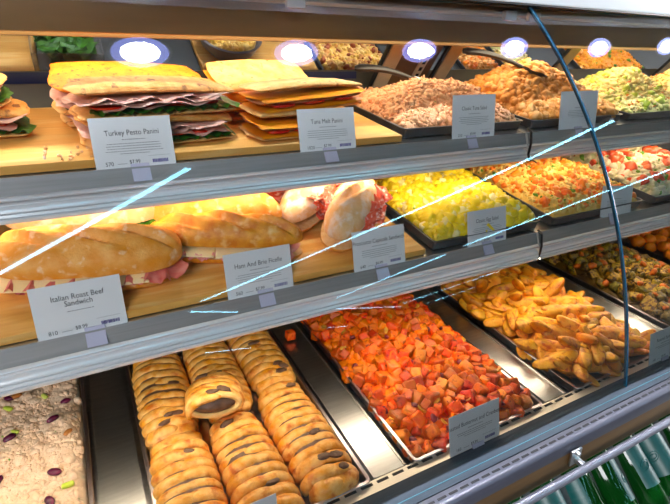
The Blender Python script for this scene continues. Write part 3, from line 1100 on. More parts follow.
for x0, x1, lab in [(-.440, -.081, 'steel pan of chicken salad in the lower left corner'), (.006, .362, 'steel pan under the braided pastries'),
                    (.458, .812, 'steel pan under the orange squash cubes'), (.921, 1.262, 'steel pan under the potato wedges'),
                    (1.400, 1.752, 'steel pan under the roasted sprouts'), (1.862, 2.215, 'steel pan of orange balls at the far right of the deck')]:
    tray(FD, x0, x1, .016, .56, .026, lab, PAN, z=.0006, group=GD)
# folded steel dividers between the pans
for k, (x, lab) in enumerate([(-.040, 'flat steel divider between chicken salad and pastries'), (.410, 'flat steel divider between pastries and squash'), (.866, 'flat steel divider between squash and potato wedges'),
                              (1.331, 'flat steel divider between potato wedges and sprouts'), (1.807, 'flat steel divider between sprouts and orange balls')]):
    hw = .036 if k != 3 else .058
    b = MB()
    b.box(-hw, hw, .028, .60, .0003, .0125)
    b.box(-hw, -hw + .004, .028, .60, .0125, .0155)
    b.box(hw - .004, hw, .028, .60, .0125, .0155)
    o = b.build('pan_divider', STEEL, smooth=False)
    o.matrix_basis = FD @ T3(x, 0, 0)
    tag(o, lab, 'divider', 'steel dividers between the pans')


# ------------------------------------------------------------------ salads
def heap_fn(w, d, hb, peaks, seed, edge=.05, namp=.008, nscale=16):
    def f(u, v):
        e = np.minimum(np.minimum(u, w - u), np.minimum(v, d - v)) / edge
        e = np.clip(e, 0, 1)
        s = np.sqrt(np.clip(1 - (1 - e) ** 2, 0, 1))
        h = hb * s
        for (px, py, a, sx, sy) in peaks:
            h = h + a * np.exp(-((u - px) / sx) ** 2 - ((v - py) / sy) ** 2) * np.clip(e * 1.6, 0, 1)
        P = np.c_[np.ravel(u), np.ravel(v), np.zeros(np.size(u))]
        h = h + namp * fnoise(P, nscale, seed, 3).reshape(np.shape(u)) * s
        return h
    return f


def salad(F, x0, x1, d0, d1, z0, name, label, base, hb, peaks, layers, seed, edge=.05, namp=.008, nscale=16, fine=.003, fscale=70, n=110, cat='salad'):
    """layers: (material, count, size, kind, sink)"""
    w, d = x1 - x0, d1 - d0
    rg = np.random.default_rng(seed)
    f = heap_fn(w, d, hb, peaks, seed, edge, namp, nscale)
    u, v = np.meshgrid(np.linspace(0, w, n), np.linspace(0, d, n), indexing='ij')
    h = f(u, v)
    P = np.c_[u.ravel(), v.ravel(), np.zeros(u.size)]
    h2 = h + fine * fnoise(P, fscale, seed + 4, 3).reshape(u.shape) * np.clip(h / .01, 0, 1)
    mb = MB()
    mb.add(np.c_[u.ravel() - w / 2, v.ravel() - d / 2, h2.ravel()], gridF(n, n))
    mats = [base]
    for (m, cnt, size, kind, sink) in layers:
        if m not in mats:
            mats.append(m)
        pu, pv = rg.uniform(.008, w - .008, cnt), rg.uniform(.008, d - .008, cnt)
        hh = f(pu, pv)
        ok = hh > .006
        pu, pv, hh = pu[ok], pv[ok], hh[ok]
        pieces(mb, rg, np.c_[pu - w / 2, pv - d / 2, hh - sink * size], size * rg.uniform(.6, 1.3, len(pu)), mats.index(m), kind, flat=.8)
    o = mb.build(name, mats, fix=False, angle=0)
    o.matrix_basis = F @ T3((x0 + x1) / 2, (d0 + d1) / 2, z0)
    tag(o, label, cat, kind='stuff')
    return o, f, (x0, d0, w, d, z0)


S_TUNA = mat('pink_tuna_salad', (0.64, 0.35, 0.18), (0.74, 0.49, 0.29), rough=.6, scale=60, bump=.5, bscale=180, c3=(0.66, 0.34, 0.18), scale3=40)
S_TUNA2 = mat('light_tuna_flakes', (0.76, 0.51, 0.29), (0.62, 0.35, 0.17), rough=.6, scale=80, bump=.4, bscale=200)
S_CURRY = mat('curried_chicken', (0.54, 0.25, 0.07), (0.70, 0.40, 0.15), rough=.6, scale=50, bump=.5, bscale=180, c3=(0.52, 0.22, 0.06), scale3=30)
S_CURRY2 = mat('curried_chicken_chunks', (0.76, 0.48, 0.21), (0.62, 0.31, 0.10), rough=.55, scale=60, bump=.4, bscale=160)
S_MAC = mat('pale_macaroni', (0.84, 0.72, 0.34), (0.78, 0.70, 0.32), rough=.45, scale=30, sss=.1)
S_GREEN = mat('pale_green_dressing', (0.66, 0.66, 0.26), (0.78, 0.72, 0.36), rough=.5, scale=40, bump=.4)
S_EGG = mat('yellow_egg_salad', (0.78, 0.62, 0.08), (0.86, 0.74, 0.20), rough=.5, scale=40, bump=.4, bscale=120, sss=.05)
S_EGG2 = mat('bright_egg_yolk', (0.82, 0.64, 0.05), (0.88, 0.76, 0.14), rough=.5, scale=30, bump=.3)
S_EGG3 = mat('pale_egg_white', (0.90, 0.86, 0.52), (0.88, 0.80, 0.34), rough=.4, scale=30, sss=.1)
S_PASTA = mat('yellow_pasta', (0.85, 0.60, 0.17), (0.88, 0.70, 0.30), rough=.45, scale=30, sss=.05)
S_PASTA_B = mat('pasta_dressing', (0.76, 0.48, 0.12), (0.84, 0.62, 0.24), rough=.5, scale=50, bump=.5)
S_CARROT = mat('orange_red_carrot', (0.82, 0.22, 0.03), (0.86, 0.34, 0.05), rough=.4, scale=30)
S_HERB = mat('green_herb', (0.10, 0.24, 0.03), (0.20, 0.36, 0.06), rough=.5, scale=30)
S_LIME = mat('lime_celery', (0.50, 0.60, 0.12), (0.62, 0.70, 0.22), rough=.4, scale=30)
S_BROC = mat('creamy_green_salad', (0.70, 0.68, 0.44), (0.62, 0.62, 0.34), rough=.5, scale=40, bump=.4)
S_POT = mat('pale_cream_chunks', (0.82, 0.78, 0.56), (0.74, 0.70, 0.42), rough=.5, scale=30)
S_CHICK = mat('beige_chicken_salad', (0.78, 0.62, 0.42), (0.86, 0.74, 0.54), rough=.6, scale=60, bump=.5, bscale=250, c3=(0.60, 0.50, 0.33), scale3=60)
S_CHICK2 = mat('beige_chicken_chunks', (0.86, 0.72, 0.51), (0.76, 0.60, 0.40), rough=.6, scale=50, bump=.4, bscale=150)
S_RED = mat('red_tomato_dice', (0.72, 0.10, 0.04), (0.80, 0.22, 0.10), rough=.3, scale=30)
S_BACON = mat('brown_red_bits', (0.36, 0.10, 0.04), rough=.5)

salad(FT, .674, 1.042, .040, .36, .006, 'tuna_salad', 'pink flaked tuna salad mounded beside the sandwich board', S_TUNA, .038, [(.16, .17, .048, .11, .09), (.30, .15, .03, .08, .09)],
      [(S_TUNA, 900, .010, 'blob', .45), (S_TUNA2, 1500, .005, 'crumb', .1), (S_TUNA2, 260, .011, 'blob', .4), (S_TUNA, 600, .008, 'shred', -.1), (S_HERB, 26, .003, 'crumb', -.3)], 1, fine=.006, fscale=60)
salad(FT, 1.086, 1.460, .034, .36, .006, 'curried_chicken_salad', 'high orange-brown curried chicken mound with a black spoon', S_CURRY, .040, [(.16, .21, .085, .13, .10), (.30, .16, .03, .10, .09)],
      [(S_CURRY, 800, .013, 'blob', .2), (S_CURRY2, 500, .016, 'blob', .3), (S_CURRY2, 600, .006, 'crumb', 0), (S_BACON, 40, .005, 'crumb', -.3)], 2, fine=.007, fscale=50)
salad(FT, 1.510, 1.890, .034, .36, .006, 'macaroni_salad', 'pale yellow-green macaroni salad at the right of the upper shelf', S_GREEN, .035, [(.24, .20, .075, .16, .10)],
      [(S_MAC, 700, .011, 'pasta', .1), (S_GREEN, 400, .010, 'blob', .3), (S_CARROT, 120, .006, 'shred', -.5), (S_LIME, 60, .008, 'cube', -.2)], 3)
salad(FT, 1.94, 2.32, .034, .36, .006, 'macaroni_salad', 'yellow salad at the far right end of the upper shelf', S_GREEN, .035, [(.2, .20, .075, .16, .10)],
      [(S_MAC, 500, .011, 'pasta', .1), (S_CARROT, 120, .006, 'shred', -.5)], 33)
EGG = salad(FM, .682, 1.014, .022, .39, .006, 'egg_salad', 'bright yellow chopped egg salad in the middle of the case', S_EGG, .040, [(.10, .27, .045, .07, .05), (.21, .14, .020, .09, .09), (.27, .28, .012, .05, .06)],
            [(S_EGG, 1200, .009, 'blob', .35), (S_EGG2, 700, .011, 'cube', .2), (S_EGG3, 500, .008, 'cube', .2), (S_HERB, 50, .005, 'crumb', -.4)], 4, fine=.006, fscale=60)
salad(FM, 1.074, 1.452, .018, .39, .006, 'pasta_salad', 'yellow pasta salad flecked with orange carrot beside the egg salad', S_PASTA_B, .040, [(.20, .20, .035, .16, .12)],
      [(S_PASTA, 1500, .010, 'pasta', .1), (S_PASTA, 500, .008, 'blob', .2), (S_CARROT, 300, .008, 'cube', -.1), (S_HERB, 120, .006, 'crumb', -.4)], 5)
salad(FM, 1.530, 1.910, .018, .39, .006, 'broccoli_salad', 'pale creamy broccoli salad with red tomato bits, right end of the middle shelf', S_BROC, .040, [(.18, .20, .045, .17, .13)],
      [(S_POT, 700, .013, 'blob', .2), (S_BROC, 500, .012, 'blob', .2), (S_RED, 90, .014, 'cube', -.1), (S_HERB, 130, .010, 'crumb', -.2), (S_BACON, 90, .006, 'crumb', -.5)], 6)
CH = salad(FD, -.432, -.089, .026, .55, .004, 'chicken_salad', 'beige chicken salad with cranberries filling the lower left corner pan', S_CHICK, .030, [(.16, .30, .018, .16, .2)],
           [(S_CHICK, 900, .011, 'blob', .65), (S_CHICK2, 700, .009, 'blob', .55), (S_CHICK2, 3000, .0042, 'crumb', .1), (S_HERB, 60, .002, 'crumb', -.6)], 7, fine=.006, fscale=55, n=140, edge=.03)
CRAN = mat('purple_cranberry', (0.055, 0.008, 0.030), (0.12, 0.015, 0.045), rough=.25, scale=60, bump=.4)
NUT = mat('brown_pecan', (0.36, 0.14, 0.04), (0.46, 0.22, 0.08), rough=.5, scale=50)
chick, cf, (cx0, cd0, cw, cd, cz) = CH
rg = np.random.default_rng(17)


def bit(kind, m, size, u, v):
    mb = MB()
    V, F = ICO2
    V = V * (1 + .25 * fnoise(V * 1.3 + u * 50, 1.3, 1, 2))[:, None] * np.array([1.25, .8, .6])
    if kind == 'celery_piece':
        V, F = CS3
        V = superquad(V, 5) * np.array([1.2, .6, .4])
        V[:, 2] -= .3 * V[:, 1] ** 2
    h = float(cf(np.array([u]), np.array([v]))[0])
    return mb.add(V * size, F).build(kind, m, chick, M=T3(u - cw / 2, v - cd / 2, h + size * .45) @ RZ(rg.uniform(0, 6)) @ RX(rg.uniform(-.4, .4)), fix=False, angle=0)


for u, v in scatter(rg, 26, cw, cd, .05):
    bit('cranberry', CRAN, rg.uniform(.0075, .0105), u, v)
for u, v in scatter(rg, 24, cw, cd, .05):
    bit('celery_piece', S_LIME, rg.uniform(.006, .009), u, v)
for u, v in scatter(rg, 12, cw, cd, .07):
    bit('pecan_piece', NUT, rg.uniform(.006, .009), u, v)


# ------------------------------------------------------------------ serving spoons
def spoon(p_bowl, p_end, label, m=BLACK, bowl=.026, hr=.007, F=None, head=None):
    A, B = np.array(p_bowl, float), np.array(p_end, float)
    r = empty('serving_spoon', T3(*A) if F is None else F @ T3(*A), label, 'spoon')
    D = B - A
    L = np.linalg.norm(D)
    t = np.linspace(0, 1, 14)
    path = np.array([D * (k * .97 + .03) + np.array([0, 0, .010 * math.sin(k * PI)]) for k in t])
    rad = hr * (.55 + .75 * t ** .8)
    rad[-1] *= .6
    MB().tube(path, rad, 10, flat=.6).build('handle', m, r)
    V, F2 = ICO3
    V = V * np.array([1.35, 1.0, .45]) * bowl
    V[:, 2] = np.where(V[:, 2] > 0, V[:, 2] * -.55 + .003, V[:, 2])
    ang = math.atan2(-D[1], -D[0])
    MB().add(V, F2).build('bowl', head or m, r, M=T3(*(-D / L * bowl * .9)) @ RZ(ang) @ RY(.25), fix=False)
    return r


STEEL_SPOON = mat('polished_spoon_steel', (.7, .7, .7), rough=.15, metal=1.0)
spoon((1.215, .215, .125), (1.070, .34, .155), 'black handled spoon stuck in the curried chicken mound', F=FT, bowl=.03, hr=.014)
spoon((.835, .245, .092), (.70, .34, .105), 'black handled steel spoon resting on the tuna salad', F=FT, head=STEEL_SPOON, hr=.014)
spoon((1.24, .255, .080), (1.13, .375, .12), 'black spoon at the back of the pasta salad', F=FM, bowl=.032, hr=.012)
spoon((.735, .33, .060), (.655, .385, .075), 'black spoon smeared with egg salad at the back of its tray', F=FM, bowl=.03, hr=.012)
spoon((1.60, .30, .080), (1.47, .37, .095), 'black spoon at the back of the broccoli salad', F=FM, bowl=.03, hr=.012)


# ------------------------------------------------------------------ braided pastries
PASTRY = mat('golden_pastry', (0.74, 0.36, 0.085), (0.86, 0.58, 0.24), rough=.45, scale=55, bump=.3, bscale=220, c3=(0.52, 0.17, 0.025), scale3=48, lo3=.54, hi3=.70, coat=.1)
PASTRY_IN = mat('pale_pastry_inside', (0.82, 0.62, 0.30), (0.74, 0.50, 0.20), rough=.7, scale=60, bump=.4)
FILLING = mat('dark_mushroom_filling', (0.085, 0.045, 0.025), (0.16, 0.10, 0.06), rough=.5, scale=60, bump=.6, bscale=90)


def pastry(M, L, Wd, H, label, seed, slant=.010, cut=None):
    rg = np.random.default_rng(seed)
    r = empty('braided_pastry', M, label, 'pastry', 'braided pastries in the pan')
    V, F = ICO3
    B = np.sign(V) * np.abs(V) ** .8 * np.array([Wd * .43, L * .475, H * .62])
    B[:, 2] += H * .36
    B[:, 2] = np.maximum(B[:, 2], .001)
    if cut:
        B[:, 1] = np.maximum(B[:, 1], -L * .40)
    fm = MB().add(B, F)
    for k in range(5):      # filling showing through gaps of the braid
        e = ICO2[0] * (1 + .5 * fnoise(ICO2[0] + k * 3, 1.4, seed + k, 2))[:, None] * np.array([.014, .0070, .0045]) * rg.uniform(.75, 1.2)
        yy_ = (-1 if k < 3 else 1) * L * rg.uniform(.30, .43) if k < 4 else L * rg.uniform(-.2, .2)
        xx_ = rg.uniform(-.26, .26) * Wd
        zz_ = H * (1.015 - 1.6 * (xx_ / Wd) ** 2 - .5 * max(0, abs(yy_) / L - .36))
        fm.add(e, ICO2[1], 0, T3(xx_, yy_, zz_) @ RZ(rg.uniform(-.3, .3)) @ RY(1.5 * xx_ / Wd))
    fm.build('filling', FILLING, r, fix=False)
    m = MB()
    pitch = .0265
    n = int(L / pitch)
    for k in range(n + 1):
        for s in (-1, 1):
            y0 = -L / 2 + .012 + (k + (.0 if s < 0 else .5)) * (L - .024) / (n + .5)
            e = 1 - abs(y0 / (L / 2)) ** 5 * .30
            a = np.linspace(0, .60, 14) * PI
            wob = rg.normal(0, .0012, 3)
            x = -s * -1 * np.cos(a) * Wd * .47 * e
            z = np.sin(a) ** .75 * H * .83 * e + .004 + wob[0]
            y = y0 - slant * np.sin(a) * (1 if s < 0 else -.2) + wob[1]
            rad = .0142 * (np.clip(np.linspace(.85, 1.15, 14), 0, 2)) * (1 - np.linspace(0, 1, 14) ** 5 * .75) * (1 - .22 * (rg.random() < .2))
            m.tube(np.c_[x, y, z], rad, 9, flat=.62)
    for s in (-1, 1):
        if cut and s < 0:
            continue
        V, F = ICO3
        E = np.sign(V) * np.abs(V) ** .8 * np.array([Wd * .44, .026, H * .43])
        E = E * (1 + .12 * fnoise(E, 60, seed, 2))[:, None]
        E[:, 1] += s * (L / 2 - .014)
        E[:, 2] = np.maximum(E[:, 2] + H * .42, .0008)
        m.add(E, F)
    # closed side and base
    V, F = ICO3
    B = np.sign(V) * np.abs(V) ** .7 * np.array([Wd * .47, L * .485, H * .40])
    B[:, 2] = np.maximum(B[:, 2] + H * .30, .0006)
    if cut:
        B[:, 1] = np.maximum(B[:, 1], -L * .43)
    m.add(B, F)
    m.build('crust', PASTRY, r, fix=False, angle=0)
    if cut:
        # open end: a pale rim around the dark filling
        a = np.linspace(0, 2 * PI, 30)
        rim = np.c_[np.cos(a) * Wd * .43, np.full(30, -L * .445), H * .44 + np.sin(a) * H * .40]
        MB().tube(rim, .0065, 8, cap=False).build('cut_rim', PASTRY_IN, r)
        V, F = ICO3
        E = V * np.array([Wd * .38, .012, H * .33]) * (1 + .2 * fnoise(V, 2.5, seed, 2))[:, None]
        E[:, 1] -= L * .437
        E[:, 2] += H * .44
        MB().add(E, F).build('filling', FILLING, r, fix=False)
    return r


PZ = .0032
pastry(at(FD, .064, .120, PZ, -1), .275, .110, .050, 'front left braided pastry in the pan, nearest the chicken salad', 201)
pastry(at(FD, .068, .410, PZ, -2), .28, .112, .048, 'rear left braided pastry in the pan', 202, slant=.004)
pastry(at(FD, .181, .125, PZ, 1), .275, .108, .050, 'front middle braided pastry, just behind the cut end', 203)
pastry(at(FD, .188, .424, PZ, 0), .27, .108, .048, 'rear middle braided pastry in the pan', 204, slant=.004)
pastry(at(FD, .297, .170, PZ, 1), .28, .110, .052, 'front right braided pastry by the front corner of the pan', 205)
pastry(at(FD, .302, .456, PZ, 1), .27, .106, .046, 'rear right braided pastry in the pan', 206, slant=.003)
pastry(at(FD, .155, .300, PZ + .046, -14, -20), .120, .112, .050, 'cut pastry end lying across the others, dark filling showing', 207, cut=True)


# ------------------------------------------------------------------ roasted vegetables: individuals
def heap_items(F, x0, d0, w, d, z0, f, n, mind, seed):
    rg = np.random.default_rng(seed)
    P = scatter(rg, n, w, d, mind, 60)
    return [(x0 + u, d0 + v, z0 + float(f(np.array([u]), np.array([v]))[0])) for u, v in P]


SQ_O = mat('orange_squash', (0.80, 0.165, 0.012), (0.86, 0.26, 0.025), rough=.36, scale=1.2, bump=.4, bscale=5, c3=(0.34, 0.04, 0.006), scale3=1.4, lo3=.57, hi3=.70, rnd=.38, hue=.016)
SQ_Y = mat('golden_onion', (0.80, 0.46, 0.08), (0.86, 0.60, 0.20), rough=.4, scale=2, rnd=.25)
SQ_P = mat('purple_cranberry_bit', (0.13, 0.018, 0.03), (0.22, 0.03, 0.04), rough=.3, scale=2, rnd=.3)


def meshes(kind, mats, n, seed):
    out = []
    rg = np.random.default_rng(seed)
    for k in range(n):
        mb = MB()
        if kind == 'cube':
            V, F = CS5
            V = superquad(V, 9) * np.array([1, rg.uniform(.8, 1.05), rg.uniform(.75, 1.0)])
            V = V * (1 + .15 * fnoise(V + k * 9, .9, k, 3))[:, None]
            mb.add(V, F)
        elif kind == 'leaf':
            V, a, b = slab(2.2, 1.4, .35, p=5, sq=.4, irr=.2, seed=k, nx=12, ny=9, bend=lambda x, y: .25 * x * x + .2 * y * y)
            mb.add(V, [a, b])
        elif kind == 'berry':
            V, F = ICO2
            mb.add(V * (1 + .35 * fnoise(V + k * 5, 1.5, k, 2))[:, None] * np.array([1.2, .85, .7]), F)
        elif kind == 'wedge':
            # a crescent: round skin below, two flat cut faces meeting on a ridge
            ns, na = 22, 20
            s = np.sin(np.linspace(-PI / 2, PI / 2, ns))
            a = np.linspace(0, 2 * PI, na, endpoint=False)
            S, A = np.meshgrid(s, a, indexing='ij')
            r = np.clip(1 - np.abs(S) ** 2.3, 0, 1) ** .5
            cx, cz = np.cos(A), np.sin(A)
            ridge = rg.uniform(.55, .8)
            z = np.where(cz > 0, ridge * (cz ** 1.0) * (1 - .25 * np.abs(cx)), .72 * cz)
            y = .92 * cx * (1 - .12 * np.clip(cz, 0, 1))
            X = S * 2.25
            Y = y * r + rg.uniform(-.10, .25) * S * S
            Z = z * r + .32 * S * S * rg.uniform(-.5, 1)
            P = np.c_[X.ravel(), Y.ravel(), Z.ravel()]
            P = P * (1 + .10 * fnoise(P, .9, k, 2))[:, None]
            q = np.arange(ns * na).reshape(ns, na)
            qa, qb, qc, qd = q[:-1], q[1:], np.roll(q[1:], -1, 1), np.roll(q[:-1], -1, 1)
            F = np.stack([qa, qb, qc, qd], -1).reshape(-1, 4)
            skin = (np.sin(A[:-1].ravel() + PI / na) < -.05)
            mb.add(P, F[~skin], 0)
            mb.F.append((F[skin], 1))
        elif kind == 'sprout':
            V, F = ICO3
            half = k % 2 == 0
            V = V * (1 + .14 * np.sin(V[:, 0] * 7 + 4 * fnoise(V, 1.5, k, 2)) * (np.abs(V[:, 2]) < .8) + .22 * fnoise(V + k, 1.8, k, 3))[:, None] * np.array([1.2, 1, .95])
            if half:
                V[:, 2] = np.where(V[:, 2] > .12, .12 + .08 * fnoise(V, 5, k, 2), V[:, 2])
            c = V[F].mean(1)
            top = (c[:, 2] > .05) if half else np.zeros(len(F), bool)
            mb.add(V, F[~top], 0)
            if half:
                mb.F.append((F[top], 1))
        elif kind == 'ball':
            V, F = ICO3
            mb.add(V * (1 + .10 * fnoise(V + k * 3, 1.5, k, 3))[:, None] * np.array([1.05, 1, .9]), F)
        o = mb.build(kind + '_template', mats, fix=kind in ('wedge',), angle=55 if kind == 'wedge' else 0)
        me = o.data
        bpy.data.objects.remove(o)
        out.append(me)
    return out


def individuals(name, mes, F, spots, size, label, cat, group, seed, tilt=1.0, squash=(1, 1, 1)):
    rg = np.random.default_rng(seed)
    first = None
    for k, (x, d, h) in enumerate(spots):
        me = mes[int(rg.integers(0, len(mes)))]
        if first is None:
            o = first = bpy.data.objects.new(name, me)
            tag(o, label, cat, group)
        else:
            o = first.copy()
            o.data = me
        COL.objects.link(o)
        s = size * rg.uniform(.78, 1.22)
        o.matrix_basis = F @ T3(x, d, h) @ RZ(rg.uniform(0, 2 * PI)) @ RX(rg.normal(0, .5) * tilt) @ RY(rg.normal(0, .5) * tilt) @ Matrix.Diagonal((s, s * rg.uniform(.85, 1.15), s * rg.uniform(.85, 1.1), 1))


# squash cubes with onion and cranberries
sw, sd = .330, .525
sf = heap_fn(sw, sd, .026, [(.17, .34, .030, .15, .20)], 8, edge=.05, namp=.006, nscale=14)


def sf2(u, v):   # bare floor in the front left corner
    k = np.clip((np.hypot(u / .07, v / .10) - .5) / .8, 0, 1)
    return sf(u, v) * k


rg = np.random.default_rng(44)
mb = MB()
n = 70
u, v = np.meshgrid(np.linspace(0, sw, n), np.linspace(0, sd, n), indexing='ij')
mb.add(np.c_[u.ravel(), v.ravel(), (sf2(u, v) - .006).ravel()], gridF(n, n))
pu, pv = rg.uniform(.012, sw - .012, 620), rg.uniform(.012, sd - .012, 620)
hh = sf2(pu, pv)
ok = hh > .014
pieces(mb, rg, np.c_[pu, pv, hh - .010][ok], .0115, 0, 'cube')
o = mb.build('squash_cube_pile', SQ_O, fix=False, angle=0)
o.matrix_basis = FD @ T3(.470, .027, .004)
tag(o, 'lower layers of the heap of roasted orange squash cubes', 'squash cubes', kind='stuff')
G_SQ = 'roasted squash cubes in the pan'
spots = heap_items(FD, .470, .027, sw, sd, .012, sf2, 262, .0188, 9)
individuals('squash_cube', meshes('cube', [SQ_O], 7, 1), FD, spots, .0130, 'roasted orange squash cube on the heap in its steel pan', 'squash cube', G_SQ, 10)
spots = heap_items(FD, .470, .027, sw, sd, .014, sf2, 40, .035, 19)
individuals('onion_piece', meshes('leaf', [SQ_Y], 4, 2), FD, spots, .0105, 'golden onion piece among the roasted squash cubes', 'onion piece', 'golden onion pieces among the squash', 11)
spots = heap_items(FD, .470, .027, sw, sd, .015, sf2, 46, .03, 29)
individuals('cranberry', meshes('berry', [SQ_P], 4, 3), FD, spots, .0085, 'dark purple cranberry among the roasted squash cubes', 'cranberry', 'cranberries among the squash', 12)
o = bpy.data.objects.new('squash_cube', bpy.data.meshes.get('cube_template') or [m for m in bpy.data.meshes if m.name.startswith('cube_template')][0])
COL.objects.link(o)
o.matrix_basis = FD @ T3(.402, .485, .028) @ Matrix.Diagonal((.012, .012, .012, 1))
tag(o, 'single orange squash cube fallen on the steel divider beside the pastries', 'squash cube')

# potato wedges
W_F = mat('golden_potato', (0.78, 0.37, 0.055), (0.86, 0.54, 0.14), rough=.42, scale=1.1, bump=.4, bscale=5, c3=(0.48, 0.15, 0.02), scale3=1.4, lo3=.50, hi3=.66, rnd=.22, hue=.012)
W_S = mat('brown_potato_skin', (0.52, 0.20, 0.035), (0.68, 0.34, 0.07), rough=.45, scale=1.5, bump=.5, bscale=5, c3=(0.26, 0.08, 0.015), scale3=1.6, rnd=.22)
ww, wd = .318, .525
wf = heap_fn(ww, wd, .028, [(.15, .33, .050, .15, .20), (.22, .12, .012, .10, .08)], 12, edge=.06, namp=.008, nscale=12)
n = 60
u, v = np.meshgrid(np.linspace(0, ww, n), np.linspace(0, wd, n), indexing='ij')
mb = MB().add(np.c_[u.ravel(), v.ravel(), (wf(u, v) - .030 * np.clip(wf(u, v) / .02, 0, 1)).ravel()], gridF(n, n))
o = mb.build('potato_wedge_pile', W_S, fix=False)
o.matrix_basis = FD @ T3(.933, .027, .004)
tag(o, 'lower layers of the heap of roasted potato wedges', 'potato wedges', kind='stuff')
wm = meshes('wedge', [W_F, W_S], 9, 4)
for dz, nn, md, sd_ in ((.002, 130, .025, 50), (.018, 80, .034, 51)):
    spots = [s for s in heap_items(FD, .933 + .012, .027 + .018, ww - .024, wd - .036, dz, lambda u, v: wf(u + .012, v + .018), nn, md, sd_)]
    individuals('potato_wedge', wm, FD, spots, .0225, 'golden roasted potato wedge on the heap in its steel pan', 'potato wedge', 'roasted potato wedges', sd_, tilt=.75)

# sprouts
P_G = mat('roasted_sprout_leaf', (0.19, 0.155, 0.022), (0.34, 0.25, 0.045), rough=.42, scale=1.8, bump=.8, bscale=4, c3=(0.03, 0.016, 0.008), scale3=1.6, lo3=.47, hi3=.60, rnd=.4, hue=.02)
P_C = mat('charred_sprout_face', (0.50, 0.38, 0.09), (0.42, 0.22, 0.04), rough=.45, scale=1.8, bump=.8, bscale=5, c3=(0.07, 0.03, 0.01), scale3=1.8, lo3=.47, hi3=.6, rnd=.35)
P_CAR = mat('roasted_orange_bit', (0.62, 0.22, 0.03), (0.40, 0.10, 0.015), rough=.4, scale=1.6, rnd=.25)
pw, pd = .33, .525
pf = heap_fn(pw, pd, .028, [(.17, .30, .045, .15, .20)], 14, edge=.05, namp=.008, nscale=14)
mb = MB()
u, v = np.meshgrid(np.linspace(0, pw, n), np.linspace(0, pd, n), indexing='ij')
mb.add(np.c_[u.ravel(), v.ravel(), (pf(u, v) - .008 * np.clip(pf(u, v) / .02, 0, 1)).ravel()], gridF(n, n))
rg = np.random.default_rng(60)
pu, pv = rg.uniform(.015, pw - .015, 700), rg.uniform(.015, pd - .015, 700)
pieces(mb, rg, np.c_[pu, pv, pf(pu, pv) - .004], .011, 0, 'shred')
o = mb.build('sprout_leaf_pile', P_G, fix=False, angle=0)
o.matrix_basis = FD @ T3(1.411, .027, .004)
tag(o, 'loose dark leaves under the roasted sprouts', 'sprout leaves', kind='stuff')
spots = heap_items(FD, 1.425, .04, pw - .03, pd - .03, .010, lambda u, v: pf(u + .014, v + .013), 170, .0235, 61)
individuals('roasted_sprout', meshes('sprout', [P_G, P_C], 8, 5), FD, spots, .0165, 'charred olive green roasted sprout on the heap in its pan', 'sprout', 'roasted sprouts', 62)
spots = heap_items(FD, 1.425, .04, pw - .03, pd - .03, .018, lambda u, v: pf(u + .014, v + .013), 46, .04, 63)
individuals('carrot_piece', meshes('berry', [P_CAR], 4, 6), FD, spots, .012, 'small browned orange carrot piece among the sprouts', 'carrot', 'browned carrot pieces among the sprouts', 64)

# orange balls
B_O = mat('orange_vegetable_ball', (0.86, 0.26, 0.02), (0.90, 0.36, 0.04), rough=.42, scale=1.6, bump=.4, bscale=5, rnd=.15)
bf = heap_fn(.33, .525, .026, [(.16, .3, .03, .15, .2)], 15, edge=.05)
spots = heap_items(FD, 1.885, .045, .30, .48, .012, lambda u, v: bf(u + .014, v + .02), 110, .036, 70)
individuals('orange_vegetable_ball', meshes('ball', [B_O], 4, 7), FD, spots, .0235, 'round orange vegetable ball in the pan at the right picture edge', 'vegetable ball', 'orange vegetable balls', 71, tilt=.3)



# ------------------------------------------------------------------ tier of food behind the upper shelf
def tier(x0, x1, y0, z0, tilt, depth, label, base, layers, seed, pan=DARK_PAN):
    F = Matrix.Translation((0, y0, z0)) @ RX(math.radians(tilt))
    tray(F, x0, x1, 0, depth, .022, 'tilted tray behind the upper shelf under the ' + label[1], pan, group='tilted rear trays')
    salad(F, x0 + .010, x1 - .010, .010, depth - .010, .004, label[0], label[2], base, .022, [((x1 - x0) / 2, depth / 2, .012, .12, .08)], layers, seed, n=50)


MB_ = MB().prism([(1.50, -.075), (1.78, .135), (1.80, .12), (1.80, -.93), (1.50, -.93)], X0, X1)
o = cpart(MB_, 'rear_ledge', BACK_DARK, smooth=False)
tier(.770, 1.06, 1.53, -.045, 37, .26, ('pasta_bake', 'browned pasta bake', 'browned pasta bake in a tilted rear tray left of the slanted uprights'), S_PASTA_B,
     [(S_PASTA, 260, .013, 'pasta', .1), (S_CURRY2, 160, .012, 'blob', .2), (S_BACON, 50, .010, 'crumb', -.3)], 301)
tier(1.40, 1.60, 1.53, -.045, 37, .26, ('curry_salad', 'orange curry salad', 'orange salad in a tilted rear tray between two uprights'), S_CURRY,
     [(S_CURRY2, 260, .012, 'blob', .2), (S_CARROT, 40, .010, 'cube', 0)], 302)
tier(1.63, 1.83, 1.53, -.045, 37, .26, ('pale_salad', 'yellow green salad', 'yellow-green salad in a tilted rear tray behind the chicken mound'), S_GREEN,
     [(S_MAC, 260, .012, 'pasta', .1)], 303)
tier(2.10, 2.60, 1.53, -.045, 37, .26, ('orange_macaroni', 'orange macaroni', 'bright orange macaroni in a tilted rear tray at the upper right'), mat('orange_macaroni_sauce', (.86, .40, .03), (.80, .30, .02), rough=.4, scale=30),
     [(mat('orange_macaroni_tube', (.90, .46, .04), (.88, .36, .03), rough=.35, scale=30), 420, .015, 'pasta', .1), (S_HERB, 30, .010, 'crumb', -.3)], 304)
FB = Matrix.Translation((0, 1.53, -.045)) @ RX(math.radians(37))
